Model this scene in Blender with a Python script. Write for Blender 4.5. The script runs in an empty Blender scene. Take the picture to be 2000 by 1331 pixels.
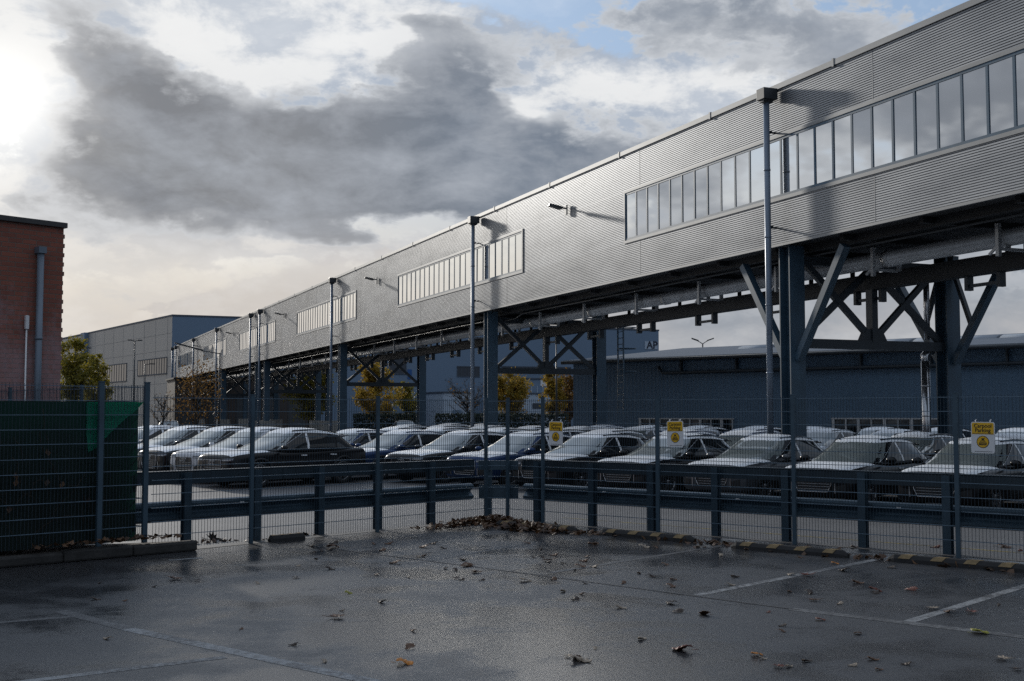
import bpy, bmesh, math, random
from mathutils import Vector, Matrix
R = math.radians
random.seed(7)
C = bpy.context.scene.collection
sc = bpy.context.scene

# ------------------------------------------------------------------ camera
PITCH = R(3.545)
cd = bpy.data.cameras.new("camera"); cam = bpy.data.objects.new("camera", cd); C.objects.link(cam)
cd.sensor_fit = 'HORIZONTAL'; cd.sensor_width = 36.0; cd.lens = 36.0*2300/2000
cd.clip_start = 0.1; cd.clip_end = 6000
cam.location = (0, 0, 2.0); cam.rotation_euler = (R(90)+PITCH, 0, 0)
sc.camera = cam
sc.view_settings.view_transform = 'Standard'; sc.view_settings.look = 'None'
sc.view_settings.exposure = 0.0; sc.view_settings.gamma = 1.0
sc.cycles.max_bounces = 6; sc.cycles.transparent_max_bounces = 12
sc.cycles.sample_clamp_indirect = 4.0; sc.cycles.use_denoising = False
sc.cycles.use_adaptive_sampling = False; sc.cycles.caustics_reflective = False; sc.cycles.caustics_refractive = False; sc.cycles.blur_glossy = 1.0; sc.cycles.sample_clamp_direct = 8.0

# ------------------------------------------------------------------ node helpers
class E_:
    """tiny expression wrapper round Math nodes"""
    def __init__(s, nt, sock): s.nt = nt; s.s = sock
    def _op(s, op, *o, clamp=False):
        n = s.nt.nodes.new('ShaderNodeMath'); n.operation = op; n.use_clamp = clamp
        for i, v in enumerate((s,)+o):
            if isinstance(v, E_): s.nt.links.new(v.s, n.inputs[i])
            else: n.inputs[i].default_value = v
        return E_(s.nt, n.outputs[0])
    def __add__(s, o): return s._op('ADD', o)
    def __sub__(s, o): return s._op('SUBTRACT', o)
    def __mul__(s, o): return s._op('MULTIPLY', o)
    def __truediv__(s, o): return s._op('DIVIDE', o)
    __radd__ = __add__; __rmul__ = __mul__
    def rsub(s, v): return E_.const(s.nt, v)._op('SUBTRACT', s)
    def max(s, o): return s._op('MAXIMUM', o)
    def min(s, o): return s._op('MINIMUM', o)
    def exp(s): return s._op('EXPONENT')
    def clamp(s): return s._op('ADD', 0.0, clamp=True)
    def ss(s, a, b):
        n = s.nt.nodes.new('ShaderNodeMapRange'); n.interpolation_type = 'SMOOTHSTEP'
        s.nt.links.new(s.s, n.inputs[0]); n.inputs[1].default_value = a; n.inputs[2].default_value = b
        return E_(s.nt, n.outputs[0])
    def lin(s, a, b, c, d):
        n = s.nt.nodes.new('ShaderNodeMapRange'); s.nt.links.new(s.s, n.inputs[0])
        for i, v in enumerate((a, b, c, d)): n.inputs[i+1].default_value = v
        return E_(s.nt, n.outputs[0])
    @staticmethod
    def const(nt, v):
        n = nt.nodes.new('ShaderNodeValue'); n.outputs[0].default_value = v; return E_(nt, n.outputs[0])

def mixc(nt, f, a, b, mode='MIX'):
    n = nt.nodes.new('ShaderNodeMix'); n.data_type = 'RGBA'; n.blend_type = mode
    for sock, v in ((n.inputs[0], f), (n.inputs[6], a), (n.inputs[7], b)):
        if isinstance(v, E_): nt.links.new(v.s, sock)
        elif hasattr(v, 'is_linked') or isinstance(v, bpy.types.NodeSocket): nt.links.new(v, sock)
        elif isinstance(v, (int, float)): sock.default_value = v
        else: sock.default_value = (*v, 1.0) if len(v) == 3 else v
    return n.outputs[2]

def noise(nt, vec, scale, detail=4, rough=0.55, dist=0.0):
    n = nt.nodes.new('ShaderNodeTexNoise'); n.inputs['Scale'].default_value = scale
    n.inputs['Detail'].default_value = detail; n.inputs['Roughness'].default_value = rough
    n.inputs['Distortion'].default_value = dist
    if vec is not None: nt.links.new(vec, n.inputs['Vector'])
    return n

# ------------------------------------------------------------------ sky
SUN_AZ, SUN_EL = R(-31.4), R(15.2)
w = bpy.data.worlds.new("World"); sc.world = w; w.use_nodes = True
nt = w.node_tree; nt.nodes.clear()
out = nt.nodes.new('ShaderNodeOutputWorld'); bg = nt.nodes.new('ShaderNodeBackground')
nt.links.new(bg.outputs[0], out.inputs[0]); bg.inputs[1].default_value = 0.1
sky = nt.nodes.new('ShaderNodeTexSky'); sky.sky_type = 'NISHITA'; sky.sun_disc = False
sky.sun_elevation = SUN_EL; sky.sun_rotation = SUN_AZ
sky.air_density = 1.0; sky.dust_density = 1.5; sky.ozone_density = 2.0
tc = nt.nodes.new('ShaderNodeTexCoord'); D = tc.outputs['Generated']
sep = nt.nodes.new('ShaderNodeSeparateXYZ'); nt.links.new(D, sep.inputs[0])
dx, dy, dz = (E_(nt, sep.outputs[i]) for i in range(3))
az = dx._op('ARCTAN2', dy)*57.2958
el = dz._op('ARCSINE')*57.2958
# stretched direction for flat-bottomed clouds
cv = nt.nodes.new('ShaderNodeVectorMath'); cv.operation = 'MULTIPLY'; nt.links.new(D, cv.inputs[0]); cv.inputs[1].default_value = (1, 1, 2.0)
wn = noise(nt, cv.outputs[0], 5.5, 5, 0.55)
ws = nt.nodes.new('ShaderNodeSeparateColor'); nt.links.new(wn.outputs['Color'], ws.inputs[0])
aw = az+(E_(nt, ws.outputs[0])-0.5)*9.0
ew = el+(E_(nt, ws.outputs[1])-0.5)*5.5
f1 = E_(nt, noise(nt, cv.outputs[0], 6.0, 10, 0.58, 0.25).outputs[0])
f2 = E_(nt, noise(nt, cv.outputs[0], 17.0, 10, 0.62, 0.2).outputs[0])
f3 = E_(nt, noise(nt, cv.outputs[0], 3.0, 6, 0.5).outputs[0])
def blob(px, py, rx, ry, rot=0, amp=1.0, A=None, B=None):
    """soft elliptical cloud lobe in azimuth / elevation (given through picture degrees)"""
    A = A or aw; B = B or ew
    a0 = math.degrees(math.atan((px-1000)/2304)); e0 = math.degrees(math.atan((808-py)*math.cos(R(a0))/2304))
    k = 40.2; ra, re = rx/k, ry/k
    c, s_ = math.cos(R(rot)), math.sin(R(rot))
    u = ((A-a0)*(c/ra))+((B-e0)*(-s_/ra)); v = ((A-a0)*(s_/re))+((B-e0)*(c/re))
    return ((u*u+v*v)*-1.0).exp()*amp
def addall(l):
    t = l[0]
    for q in l[1:]: t = t+q
    return t
SKY = dict(dark_l=(2.2, 2.28, 2.45), dark_r=(1.55, 1.90, 2.45), cream=(7.0, 6.4, 5.7), hgrey=(3.3, 3.55, 3.95), white=(8.3, 8.35, 8.35))
puff = (f2*2.0-1.0)._op('ABSOLUTE')          # billowy cauliflower edges
puff2 = (E_(nt, noise(nt, cv.outputs[0], 34.0, 6, .6).outputs[0])*2.0-1.0)._op('ABSOLUTE')
bil = puff*-1.0+puff2*-.5+.42
f4 = E_(nt, noise(nt, cv.outputs[0], 10.0, 8, 0.6, .4).outputs[0])
# base: clear sky and horizon haze
hz_col = mixc(nt, az.ss(-7, 10), SKY['cream'], SKY['hgrey'])
hz_col = mixc(nt, az.ss(-30, -48)*.5, hz_col, (6.8, 6.2, 5.6))
hz_col = mixc(nt, (f4-.5)*1.8+.12, hz_col, (6.0, 5.75, 5.6))
blue = mixc(nt, 1.0, sky.outputs[0], (1.05, 1.25, 1.5), 'MULTIPLY')
blue = mixc(nt, .6, blue, (3.9, 4.9, 6.2))
base = mixc(nt, el.ss(18.0, 3.5), blue, hz_col)
# bright cumulus
wb = addall([blob(600, 60, 330, 120), blob(430, 130, 120, 90, 0, .7), blob(800, 90, 160, 80, 0, .8), blob(1160, 200, 190, 110, 0, .85), blob(1480, 110, 150, 75, 0, .95), blob(60, 390, 190, 50, 0, 1.0),
             blob(982, 232, 46, 40, 0, 1.0), blob(500, 475, 760, 46, 0, .95), blob(120, 40, 330, 120, 0, .8), blob(1330, 240, 260, 90, 0, .8), blob(1080, 110, 190, 90, 0, .6), blob(1500, 200, 300, 110, 0, .45), blob(0, 200, 220, 130, 0, .9)])
inview = (az._op('ABSOLUTE')).ss(25, 42)
light_d = wb*.75+(f1-.5)*1.2+bil*.52+(f2-.5)*.4+(f3-.5)*.4+inview*.25
mL = light_d.ss(.32, .54)
lshade = (light_d*.42+(f2-.5)*1.9+(f4-.5)*1.7).ss(.10, .66)
lw = mixc(nt, lshade, (4.2, 4.75, 5.6), SKY['white'])
lw = mixc(nt, el.ss(5, 12)*.8+.2, hz_col, lw)
back = el.ss(30, 50)
rear = (az.ss(36, 58)+(az*-1.0).ss(84, 118)).clamp()*el.ss(40, 22)
lw = mixc(nt, inview*.55, lw, (3.2, 3.7, 4.5))
lw = mixc(nt, back*.8, lw, (8.8, 10.2, 12.2))
col = mixc(nt, mL*el.ss(3.0, 9.0)*.95, base, lw)
# far cumulus bank low over the bridge end
a2_, e2_ = az+(f2-.5)*9+(f4-.5)*5, el+(f2-.5)*5+bil*1.2
lowb = addall([blob(330, 605, 60, 26, 0, 1, a2_, e2_), blob(430, 592, 50, 34, 0, .8, a2_, e2_), blob(560, 560, 150, 40, 0, 1, a2_, e2_), blob(690, 515, 120, 40, 0, 1, a2_, e2_)])
col = mixc(nt, lowb.ss(.34, .75)*.5, col, (5.2, 4.9, 4.75))
# heavy grey cloud
db = addall([blob(740, 300, 440, 92), blob(270, 120, 200, 70, 24, 1.0), blob(1020, 330, 190, 80, 16, 1.0), blob(900, 180, 130, 105, 0, .9), blob(400, 370, 270, 80, 0, 1.0), blob(230, 300, 130, 120, 0, .75), blob(1000, 370, 230, 42, 0, .6),
             blob(1380, 5, 400, 90, -4, .85), blob(1640, 75, 220, 60, 0, .5), blob(640, 215, 200, 60, 0, .5), blob(590, 432, 90, 22, 0, .55), blob(700, 435, 60, 18, 0, .5), blob(820, 35, 110, 26, 0, .45),
             blob(1450, 560, 700, 150, 0, .50), blob(1750, 330, 330, 130, 0, .6), blob(60, 420, 60, 24, 0, .5), blob(1250, 250, 120, 40, 0, .4)])
dark_d = db*.98+(f1-.5)*1.45+(f2-.5)*.85+bil*.24-blob(982, 222, 62, 48, 0, .95)
dark_d = dark_d+(az*-1.0).ss(40, 62)*.40+az.ss(28, 55)*.45+el.ss(35, 70)*.25
bk1, bk2 = (az+80.0)*(1/24.0), (el-15.0)*(1/9.0)
dark_d = dark_d+((bk1*bk1+bk2*bk2)*-1.0).exp()*.58
mD = (dark_d+(f2-.5)*.45+bil*.12).ss(.44, .64)
dcol = mixc(nt, az.ss(-13, 2), SKY['dark_l'], SKY['dark_r'])
dcol = mixc(nt, (f2-.5)*1.5+(f4-.5)*1.7+.30, dcol, (4.3, 4.6, 5.1))
dcol = mixc(nt, inview*.6, dcol, (1.9, 2.2, 2.7))
dcol = mixc(nt, back*.7, dcol, (4.0, 4.9, 6.3))
dcol = mixc(nt, (dark_d+(f4-.5)*.8+(f2-.5)*.6).ss(.42, 1.0), (5.7, 5.95, 6.3), dcol)
dcol = mixc(nt, el.ss(3, 10)*.75+.25, hz_col, dcol)
col = mixc(nt, mD*el.ss(.5, 6.0)*.96, col, dcol)
# unseen low sky behind and at right, darkened to keep car sides black
col = mixc(nt, rear*.8, col, mixc(nt, f1.ss(.35, .65), (1.3, 1.65, 2.2), (2.7, 3.3, 4.1)))
# thin bright cloud near the sun
ga = math.degrees(SUN_AZ)
q1 = az-(ga+7.0); q2 = el-13.8
gl = ((q1*q1*(1/11.0)+q2*q2*(1/4.5))*-1.0).exp()
q3 = az-(ga+2); q4 = el-13.0
gl2 = ((q3*q3*(1/150.0)+q4*q4*(1/60.0))*-1.0).exp()
g1 = mixc(nt, (gl2*.42-(dark_d.ss(.6, 1.3)*.15)).clamp(), col, (9.6, 9.2, 8.6))
col = mixc(nt, (gl*1.0-(dark_d-.35)*.35).clamp(), g1, (12.0, 11.9, 11.6))
nt.links.new(col, bg.inputs[0])
w.cycles.sampling_method = 'MANUAL'; w.cycles.sample_map_resolution = 512

sd = bpy.data.lights.new("sun", 'SUN'); sun = bpy.data.objects.new("sun", sd); C.objects.link(sun)
sd.energy = 2.5; sd.angle = R(2.6); sd.color = (1.0, 0.94, 0.85)
sv = Vector((math.sin(SUN_AZ)*math.cos(SUN_EL), math.cos(SUN_AZ)*math.cos(SUN_EL), math.sin(SUN_EL)))
sun.rotation_euler = sv.to_track_quat('Z', 'Y').to_euler()

# ------------------------------------------------------------------ survey helpers (positions on real planes)
FPX, HC = 2300.0, 2.0
def ray(x, y):
    cx, cy, cz = x-1000, 665.5-y, FPX
    return Vector((cx, cz*math.cos(PITCH)-cy*math.sin(PITCH), cz*math.sin(PITCH)+cy*math.cos(PITCH)))
def G(x, y, z=0.0):
    r = ray(x, y); t = (z-HC)/r.z; return Vector((r.x*t, r.y*t, z))
def at(x, y, Y):
    r = ray(x, y); t = Y/r.y; return Vector((r.x*t, Y, HC+r.z*t))
def on_plane(x, y, o, n):
    r = ray(x, y); c = Vector((0, 0, HC)); t = (o-c).dot(n)/r.dot(n); return c+r*t
E1 = Vector((0.670, 0.742, 0)).normalized()      # parking bay direction
E2 = Vector((-E1.y, E1.x, 0))
BD = Vector((-0.38456, 0.92310, 0))              # along the bridge
BP = Vector((0.92310, 0.38456, 0))               # across the bridge

# ------------------------------------------------------------------ mesh builder
class MB:
    def __init__(s): s.v = []; s.f = []; s.m = []; s.sm = []
    def add(s, vs, fs, mi=0, smooth=False):
        o = len(s.v); s.v += [tuple(q) for q in vs]
        for f in fs: s.f.append(tuple(i+o for i in f)); s.m.append(mi); s.sm.append(smooth)
    def box(s, x0, x1, y0, y1, z0, z1, mi=0, M=None):
        vs = [Vector((x, y, z)) for z in (z0, z1) for y in (y0, y1) for x in (x0, x1)]
        if M is not None: vs = [M @ q for q in vs]
        s.add(vs, [(0, 2, 3, 1), (4, 5, 7, 6), (0, 1, 5, 4), (2, 6, 7, 3), (0, 4, 6, 2), (1, 3, 7, 5)], mi)
    def beam(s, a, b, wd, ht, up=(0, 0, 1), mi=0):
        a, b = Vector(a), Vector(b); d = (b-a).normalized(); u = Vector(up)
        if abs(d.dot(u)) > .99: u = Vector((0, 1, 0))
        sdv = d.cross(u).normalized(); u = sdv.cross(d).normalized()
        vs = [p+sdv*(i*wd/2)+u*(j*ht/2) for p in (a, b) for (i, j) in ((-1, -1), (1, -1), (1, 1), (-1, 1))]
        s.add(vs, [(3, 2, 1, 0), (4, 5, 6, 7), (0, 1, 5, 4), (1, 2, 6, 5), (2, 3, 7, 6), (3, 0, 4, 7)], mi)
    def tube(s, pts, r, n=10, mi=0, cap=True, smooth=True):
        pts = [Vector(p) for p in pts]; rs = r if isinstance(r, (list, tuple)) else [r]*len(pts)
        rings = []; pu = None
        for i, p in enumerate(pts):
            d = (pts[min(i+1, len(pts)-1)]-pts[max(i-1, 0)]).normalized()
            u = pu if pu is not None else (Vector((0, 0, 1)) if abs(d.z) < .9 else Vector((1, 0, 0)))
            sdv = d.cross(u).normalized(); u = sdv.cross(d).normalized(); pu = u
            rings.append([p+(sdv*math.cos(2*math.pi*k/n)+u*math.sin(2*math.pi*k/n))*rs[i] for k in range(n)])
        vs = [q for rg in rings for q in rg]
        fs = [(i*n+k, i*n+(k+1) % n, (i+1)*n+(k+1) % n, (i+1)*n+k) for i in range(len(pts)-1) for k in range(n)]
        s.add(vs, fs, mi, smooth)
        if cap:
            o = len(s.v)-len(vs)
            s.f.append(tuple(o+k for k in range(n))[::-1]); s.m.append(mi); s.sm.append(False)
            s.f.append(tuple(o+(len(pts)-1)*n+k for k in range(n))); s.m.append(mi); s.sm.append(False)
    def grid(s, pts, mi=0, smooth=True, close=False):
        nr, nc = len(pts), len(pts[0]); vs = [q for rw in pts for q in rw]
        fs = [(i*nc+j, i*nc+(j+1) % nc, (i+1)*nc+(j+1) % nc, (i+1)*nc+j) for i in range(nr-1) for j in range(nc if close else nc-1)]
        s.add(vs, fs, mi, smooth)
    def prism(s, poly, M, depth, mi=0):
        """2-D outline extruded along local z of M"""
        n = len(poly); vs = [M @ Vector((x, y, z)) for z in (0, depth) for x, y in poly]
        s.add(vs, [tuple(range(n))[::-1], tuple(range(n, 2*n))]+[(i, (i+1) % n, n+(i+1) % n, n+i) for i in range(n)], mi)
    def lathe(s, prof, M, n=24, mi=0, smooth=True):
        pts = [[M @ Vector((r*math.cos(2*math.pi*k/n), r*math.sin(2*math.pi*k/n), z)) for k in range(n)] for r, z in prof]
        s.grid(pts, mi, smooth, True)
    def build(s, name, mats, parent=None, bevel=0):
        me = bpy.data.meshes.new(name); me.from_pydata(s.v, [], s.f)
        for m in (mats if isinstance(mats, (list, tuple)) else [mats]): me.materials.append(m)
        me.polygons.foreach_set('material_index', s.m); me.polygons.foreach_set('use_smooth', s.sm)
        bm = bmesh.new(); bm.from_mesh(me); bmesh.ops.recalc_face_normals(bm, faces=bm.faces); bm.to_mesh(me); bm.free()
        o = bpy.data.objects.new(name, me); C.objects.link(o)
        if parent is not None: o.parent = parent
        if bevel:
            b = o.modifiers.new('bevel', 'BEVEL'); b.width = bevel; b.segments = 2; b.limit_method = 'ANGLE'
        return o
def tag(o, label=None, cat=None, group=None, kind=None):
    if label: o['label'] = label
    if cat: o['category'] = cat
    if group: o['group'] = group
    if kind: o['kind'] = kind
    return o
def empty(name, loc=(0, 0, 0), rz=0.0):
    o = bpy.data.objects.new(name, None); C.objects.link(o); o.location = loc; o.rotation_euler = (0, 0, rz); return o
def kids(o): return [c for c in o.children]
def copy_tree(o, parent=None):
    c = o.copy(); C.objects.link(c); c.parent = parent
    for ch in kids(o): copy_tree(ch, c)
    return c

# ------------------------------------------------------------------ materials
def mat(name, col, rough=.5, metal=0.0, var=0.0, vscale=4.0, bump=0.0, bscale=30.0, spec=None, stretch=None, rvar=0.0, coat=0.0):
    m = bpy.data.materials.new(name); m.use_nodes = True; t = m.node_tree; b = t.nodes['Principled BSDF']
    b.inputs['Base Color'].default_value = (*col, 1); b.inputs['Roughness'].default_value = rough; b.inputs['Metallic'].default_value = metal
    if spec is not None: b.inputs['Specular IOR Level'].default_value = spec
    if coat: b.inputs['Coat Weight'].default_value = coat; b.inputs['Coat Roughness'].default_value = .05
    tcn = t.nodes.new('ShaderNodeTexCoord'); v = tcn.outputs['Object']
    if stretch:
        mp = t.nodes.new('ShaderNodeMapping'); mp.inputs['Scale'].default_value = stretch; t.links.new(v, mp.inputs[0]); v = mp.outputs[0]
    if var or rvar:
        n = E_(t, noise(t, v, vscale, 6, .6).outputs[0])
        if var:
            c = mixc(t, n.lin(.3, .7, 0, 1), tuple(max(0, q*(1-var)) for q in col), tuple(q*(1+var) for q in col)); t.links.new(c, b.inputs['Base Color'])
        if rvar: t.links.new(n.lin(.3, .7, rough-rvar, rough+rvar).s, b.inputs['Roughness'])
    if bump:
        n2 = noise(t, v, bscale, 4, .6); bp = t.nodes.new('ShaderNodeBump'); bp.inputs['Strength'].default_value = bump; bp.inputs['Distance'].default_value = .02
        t.links.new(n2.outputs[0], bp.inputs['Height']); t.links.new(bp.outputs[0], b.inputs['Normal'])
    return m
M_ = {}
def m_cloth(name, c, ct, f):
    m = mat(name, c, .75, 0, .35, 2.0, bump=.3, bscale=5); t = m.node_tree; b = t.nodes['Principled BSDF']
    tr = t.nodes.new('ShaderNodeBsdfTranslucent'); tr.inputs[0].default_value = (*ct, 1); mx = t.nodes.new('ShaderNodeMixShader'); mx.inputs[0].default_value = f
    t.links.new(b.outputs[0], mx.inputs[1]); t.links.new(tr.outputs[0], mx.inputs[2]); t.links.new(mx.outputs[0], t.nodes['Material Output'].inputs[0]); return m
M_['clad'] = mat('cladding', (.275, .292, .315), .40, .55, .12, .35, rvar=.06, stretch=(1, 1, 3))
for i_, k_ in enumerate((.94, 1.05)): M_['clad%d' % i_] = mat('cladding_sheet', (.275*k_, .292*k_, .315*k_), .40, .55, .12, .35, rvar=.06, stretch=(1, 1, 3))
M_['trim'] = mat('trim', (.23, .24, .25), .5, .4, .1, 1.0)
M_['blue_frame'] = mat('blue_frame', (.026, .092, .16), .4, 0, .15, 2.0)
M_['steel'] = mat('blue_steel', (.045, .085, .125), .45, 0, .2, 1.5, rvar=.08)
M_['dsteel'] = mat('dark_steel', (.028, .038, .048), .5, 0, .25, 1.5)
M_['soffit'] = mat('soffit', (.022, .024, .027), .7, 0, .2, .8)
M_['pipe'] = mat('galv_pipe', (.44, .46, .48), .42, .3, .18, 1.2)
M_['silver'] = mat('silver_duct', (.62, .63, .65), .22, .95, .08, 3.0)
M_['downpipe'] = mat('downpipe', (.17, .215, .28), .4, .2, .15, 1.0)
M_['fence'] = mat('fence_steel', (.05, .088, .122), .42, .2, .2, 3.0)
M_['wire_d'] = mat('fence_wire_upright', (.03, .05, .07), .45, .2, .2, 3.0)
M_['wire'] = mat('fence_wire', (.12, .18, .24), .35, .3, .2, 3.0)  # horizontal wires, sky sheen painted in as a lighter colour than the uprights
M_['rail'] = mat('rail_galv', (.05, .086, .118), .38, .45, .22, 2.5, bump=.06, bscale=8)
M_['rail_d'] = mat('rail_galv_dark', (.030, .048, .064), .42, .3, .25, 2.5, bump=.06, bscale=8)
M_['reflector'] = mat('reflector', (.85, .85, .85), .2)
M_['concrete'] = mat('concrete', (.30, .29, .27), .85, 0, .25, 3.0, bump=.3, bscale=25)
M_['kerb'] = mat('kerb_stone', (.034, .033, .032), .8, 0, .35, 5.0, bump=.5, bscale=20)
M_['soil'] = mat('soil', (.025, .018, .012), .9, 0, .5, 8.0, bump=.8, bscale=15)
M_['tarp'] = m_cloth('dark_tarp', (.003, .013, .011), (.010, .085, .06), .30)
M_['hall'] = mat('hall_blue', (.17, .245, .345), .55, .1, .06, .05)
M_['hall_l'] = mat('hall_grey', (.40, .39, .375), .5, .2, .06, .08)
M_['hall2'] = mat('hall_dark', (.060, .084, .118), .5, .1, .08, .2, stretch=(1, 1, .2))
M_['roofm'] = mat('roof_metal', (.075, .095, .125), .65, .1, .1, .5)
M_['skyl'] = mat('skylight', (.22, .25, .29), .5, 0, .1, 1.0)
M_['annex'] = mat('annex_white', (.42, .50, .60), .6, 0, .08, .3)
M_['bark'] = mat('bark', (.040, .030, .022), .9, 0, .3, 5.0)
M_['black'] = mat('black_plastic', (.012, .012, .013), .5, 0, .2, 6.0)
M_['lampm'] = mat('lamp_grey', (.05, .055, .06), .4, .3, .1, 4.0)
M_['white'] = mat('white_plastic', (.75, .76, .78), .4, 0, .04, 5.0)
M_['yellow'] = mat('sign_yellow', (.80, .47, .02), .45, 0, .05, 5.0)
M_['ink'] = mat('sign_ink', (.012, .012, .012), .5)
M_['rubber'] = mat('rubber', (.014, .014, .015), .75, 0, .3, 8.0, bump=.3, bscale=40)
M_['stopyel'] = mat('stop_yellow', (.20, .14, .065), .7, 0, .45, 12.0)
M_['brickcap'] = mat('roof_edge', (.06, .06, .06), .6, 0, .2, 3.0)
M_['pipe_grey'] = mat('grey_drainpipe', (.16, .20, .25), .45, .2, .1, 2.0)
M_['hedge'] = mat('hedge_leaf', (.018, .030, .014), .7, 0, .4, 6.0)

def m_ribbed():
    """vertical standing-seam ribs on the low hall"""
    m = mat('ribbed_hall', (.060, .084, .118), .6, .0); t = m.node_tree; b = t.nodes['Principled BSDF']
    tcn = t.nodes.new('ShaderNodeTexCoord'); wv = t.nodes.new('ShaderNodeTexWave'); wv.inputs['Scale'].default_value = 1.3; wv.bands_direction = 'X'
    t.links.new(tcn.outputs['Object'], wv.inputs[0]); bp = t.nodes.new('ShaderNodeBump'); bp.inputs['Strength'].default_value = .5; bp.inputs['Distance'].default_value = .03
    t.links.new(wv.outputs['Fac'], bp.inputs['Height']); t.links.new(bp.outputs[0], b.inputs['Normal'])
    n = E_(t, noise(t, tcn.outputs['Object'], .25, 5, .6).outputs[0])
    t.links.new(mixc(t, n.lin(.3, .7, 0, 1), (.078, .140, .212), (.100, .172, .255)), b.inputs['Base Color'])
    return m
M_['hall2'] = m_ribbed()

def m_glass(name, tint, base, rough=.03, refl=.7):
    m = bpy.data.materials.new(name); m.use_nodes = True; t = m.node_tree; b = t.nodes['Principled BSDF']
    b.inputs['Base Color'].default_value = (*base, 1); b.inputs['Roughness'].default_value = rough; b.inputs['Metallic'].default_value = refl
    b.inputs['IOR'].default_value = 1.5
    return m
M_['winglass'] = m_glass('window_glass', None, (.86, .86, .85), .03, .96)
M_['darkglass'] = m_glass('hall_window_glass', None, (.05, .06, .075), .08, .3)
M_['carglass'] = m_glass('car_glass', None, (.010, .012, .014), .04, 0)
M_['screen'] = m_glass('windscreen_glass', None, (.165, .19, .19), .05, 0)
M_['screen'].node_tree.nodes['Principled BSDF'].inputs['IOR'].default_value = 2.3

def m_film():
    m = mat('white_film', (.86, .89, .93), .30, 0, .06, 2.5, bump=.55, bscale=7.0)
    return m
M_['film'] = m_film()
def paint(name, col, metal=.2): return mat(name, col, .22, metal, spec=.28)
M_['p_black'] = paint('paint_black', (.005, .005, .006), 0)
M_['p_blue'] = paint('paint_blue', (.018, .045, .125), .35)
M_['p_white'] = paint('paint_white', (.55, .58, .63), 0)
M_['p_grey'] = paint('paint_grey', (.085, .09, .10), .4)
M_['p_silver'] = paint('paint_silver', (.30, .32, .34), .6)
M_['chrome'] = mat('chrome', (.55, .56, .58), .15, 1.0)
M_['rim'] = mat('rim_alloy', (.35, .36, .38), .3, .9)
M_['tyre'] = mat('tyre', (.012, .012, .012), .8)
M_['lamp'] = m_glass('headlight_glass', None, (.16, .18, .21), .08, .4)
M_['tail'] = m_glass('taillight_glass', None, (.14, .006, .006), .12, 0)
M_['grille'] = mat('grille_black', (.010, .010, .011), .4, 0, 0)

def m_brick():
    m = bpy.data.materials.new('brick'); m.use_nodes = True; t = m.node_tree; b = t.nodes['Principled BSDF']
    tcn = t.nodes.new('ShaderNodeTexCoord'); mp = t.nodes.new('ShaderNodeMapping'); mp.inputs['Rotation'].default_value = (R(90), 0, 0)
    t.links.new(tcn.outputs['Object'], mp.inputs[0])
    br = t.nodes.new('ShaderNodeTexBrick'); t.links.new(mp.outputs[0], br.inputs[0])
    br.inputs['Scale'].default_value = 1.0; br.inputs['Brick Width'].default_value = .26; br.inputs['Row Height'].default_value = .088
    br.inputs['Mortar Size'].default_value = .008; br.inputs['Mortar Smooth'].default_value = .2; br.inputs['Bias'].default_value = -.1
    br.inputs['Color1'].default_value = (.30, .10, .066, 1); br.inputs['Color2'].default_value = (.22, .078, .056, 1); br.inputs['Mortar'].default_value = (.19, .14, .115, 1)
    n = E_(t, noise(t, tcn.outputs['Object'], 1.1, 8, .65).outputs[0]); n2 = E_(t, noise(t, tcn.outputs['Object'], 9.0, 6, .7).outputs[0])
    sp = t.nodes.new('ShaderNodeSeparateXYZ'); t.links.new(tcn.outputs['Object'], sp.inputs[0])
    # lime bloom: a stain of its own on the lower courses
    bloom = (E_(t, sp.outputs[2]).lin(5.0, 2.6, 0, .85)+(n-.5)*1.6+(n2-.5)*1.0).ss(.25, .95)*.55
    c = mixc(t, bloom, br.outputs['Color'], (.40, .31, .34)); t.links.new(c, b.inputs['Base Color'])
    b.inputs['Roughness'].default_value = .85
    bp = t.nodes.new('ShaderNodeBump'); bp.inputs['Strength'].default_value = .8; bp.inputs['Distance'].default_value = .015
    h = E_(t, br.outputs['Fac'])*-1.0+n2*.4; t.links.new(h.s, bp.inputs['Height']); t.links.new(bp.outputs[0], b.inputs['Normal'])
    return m
M_['brick'] = m_brick()

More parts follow.
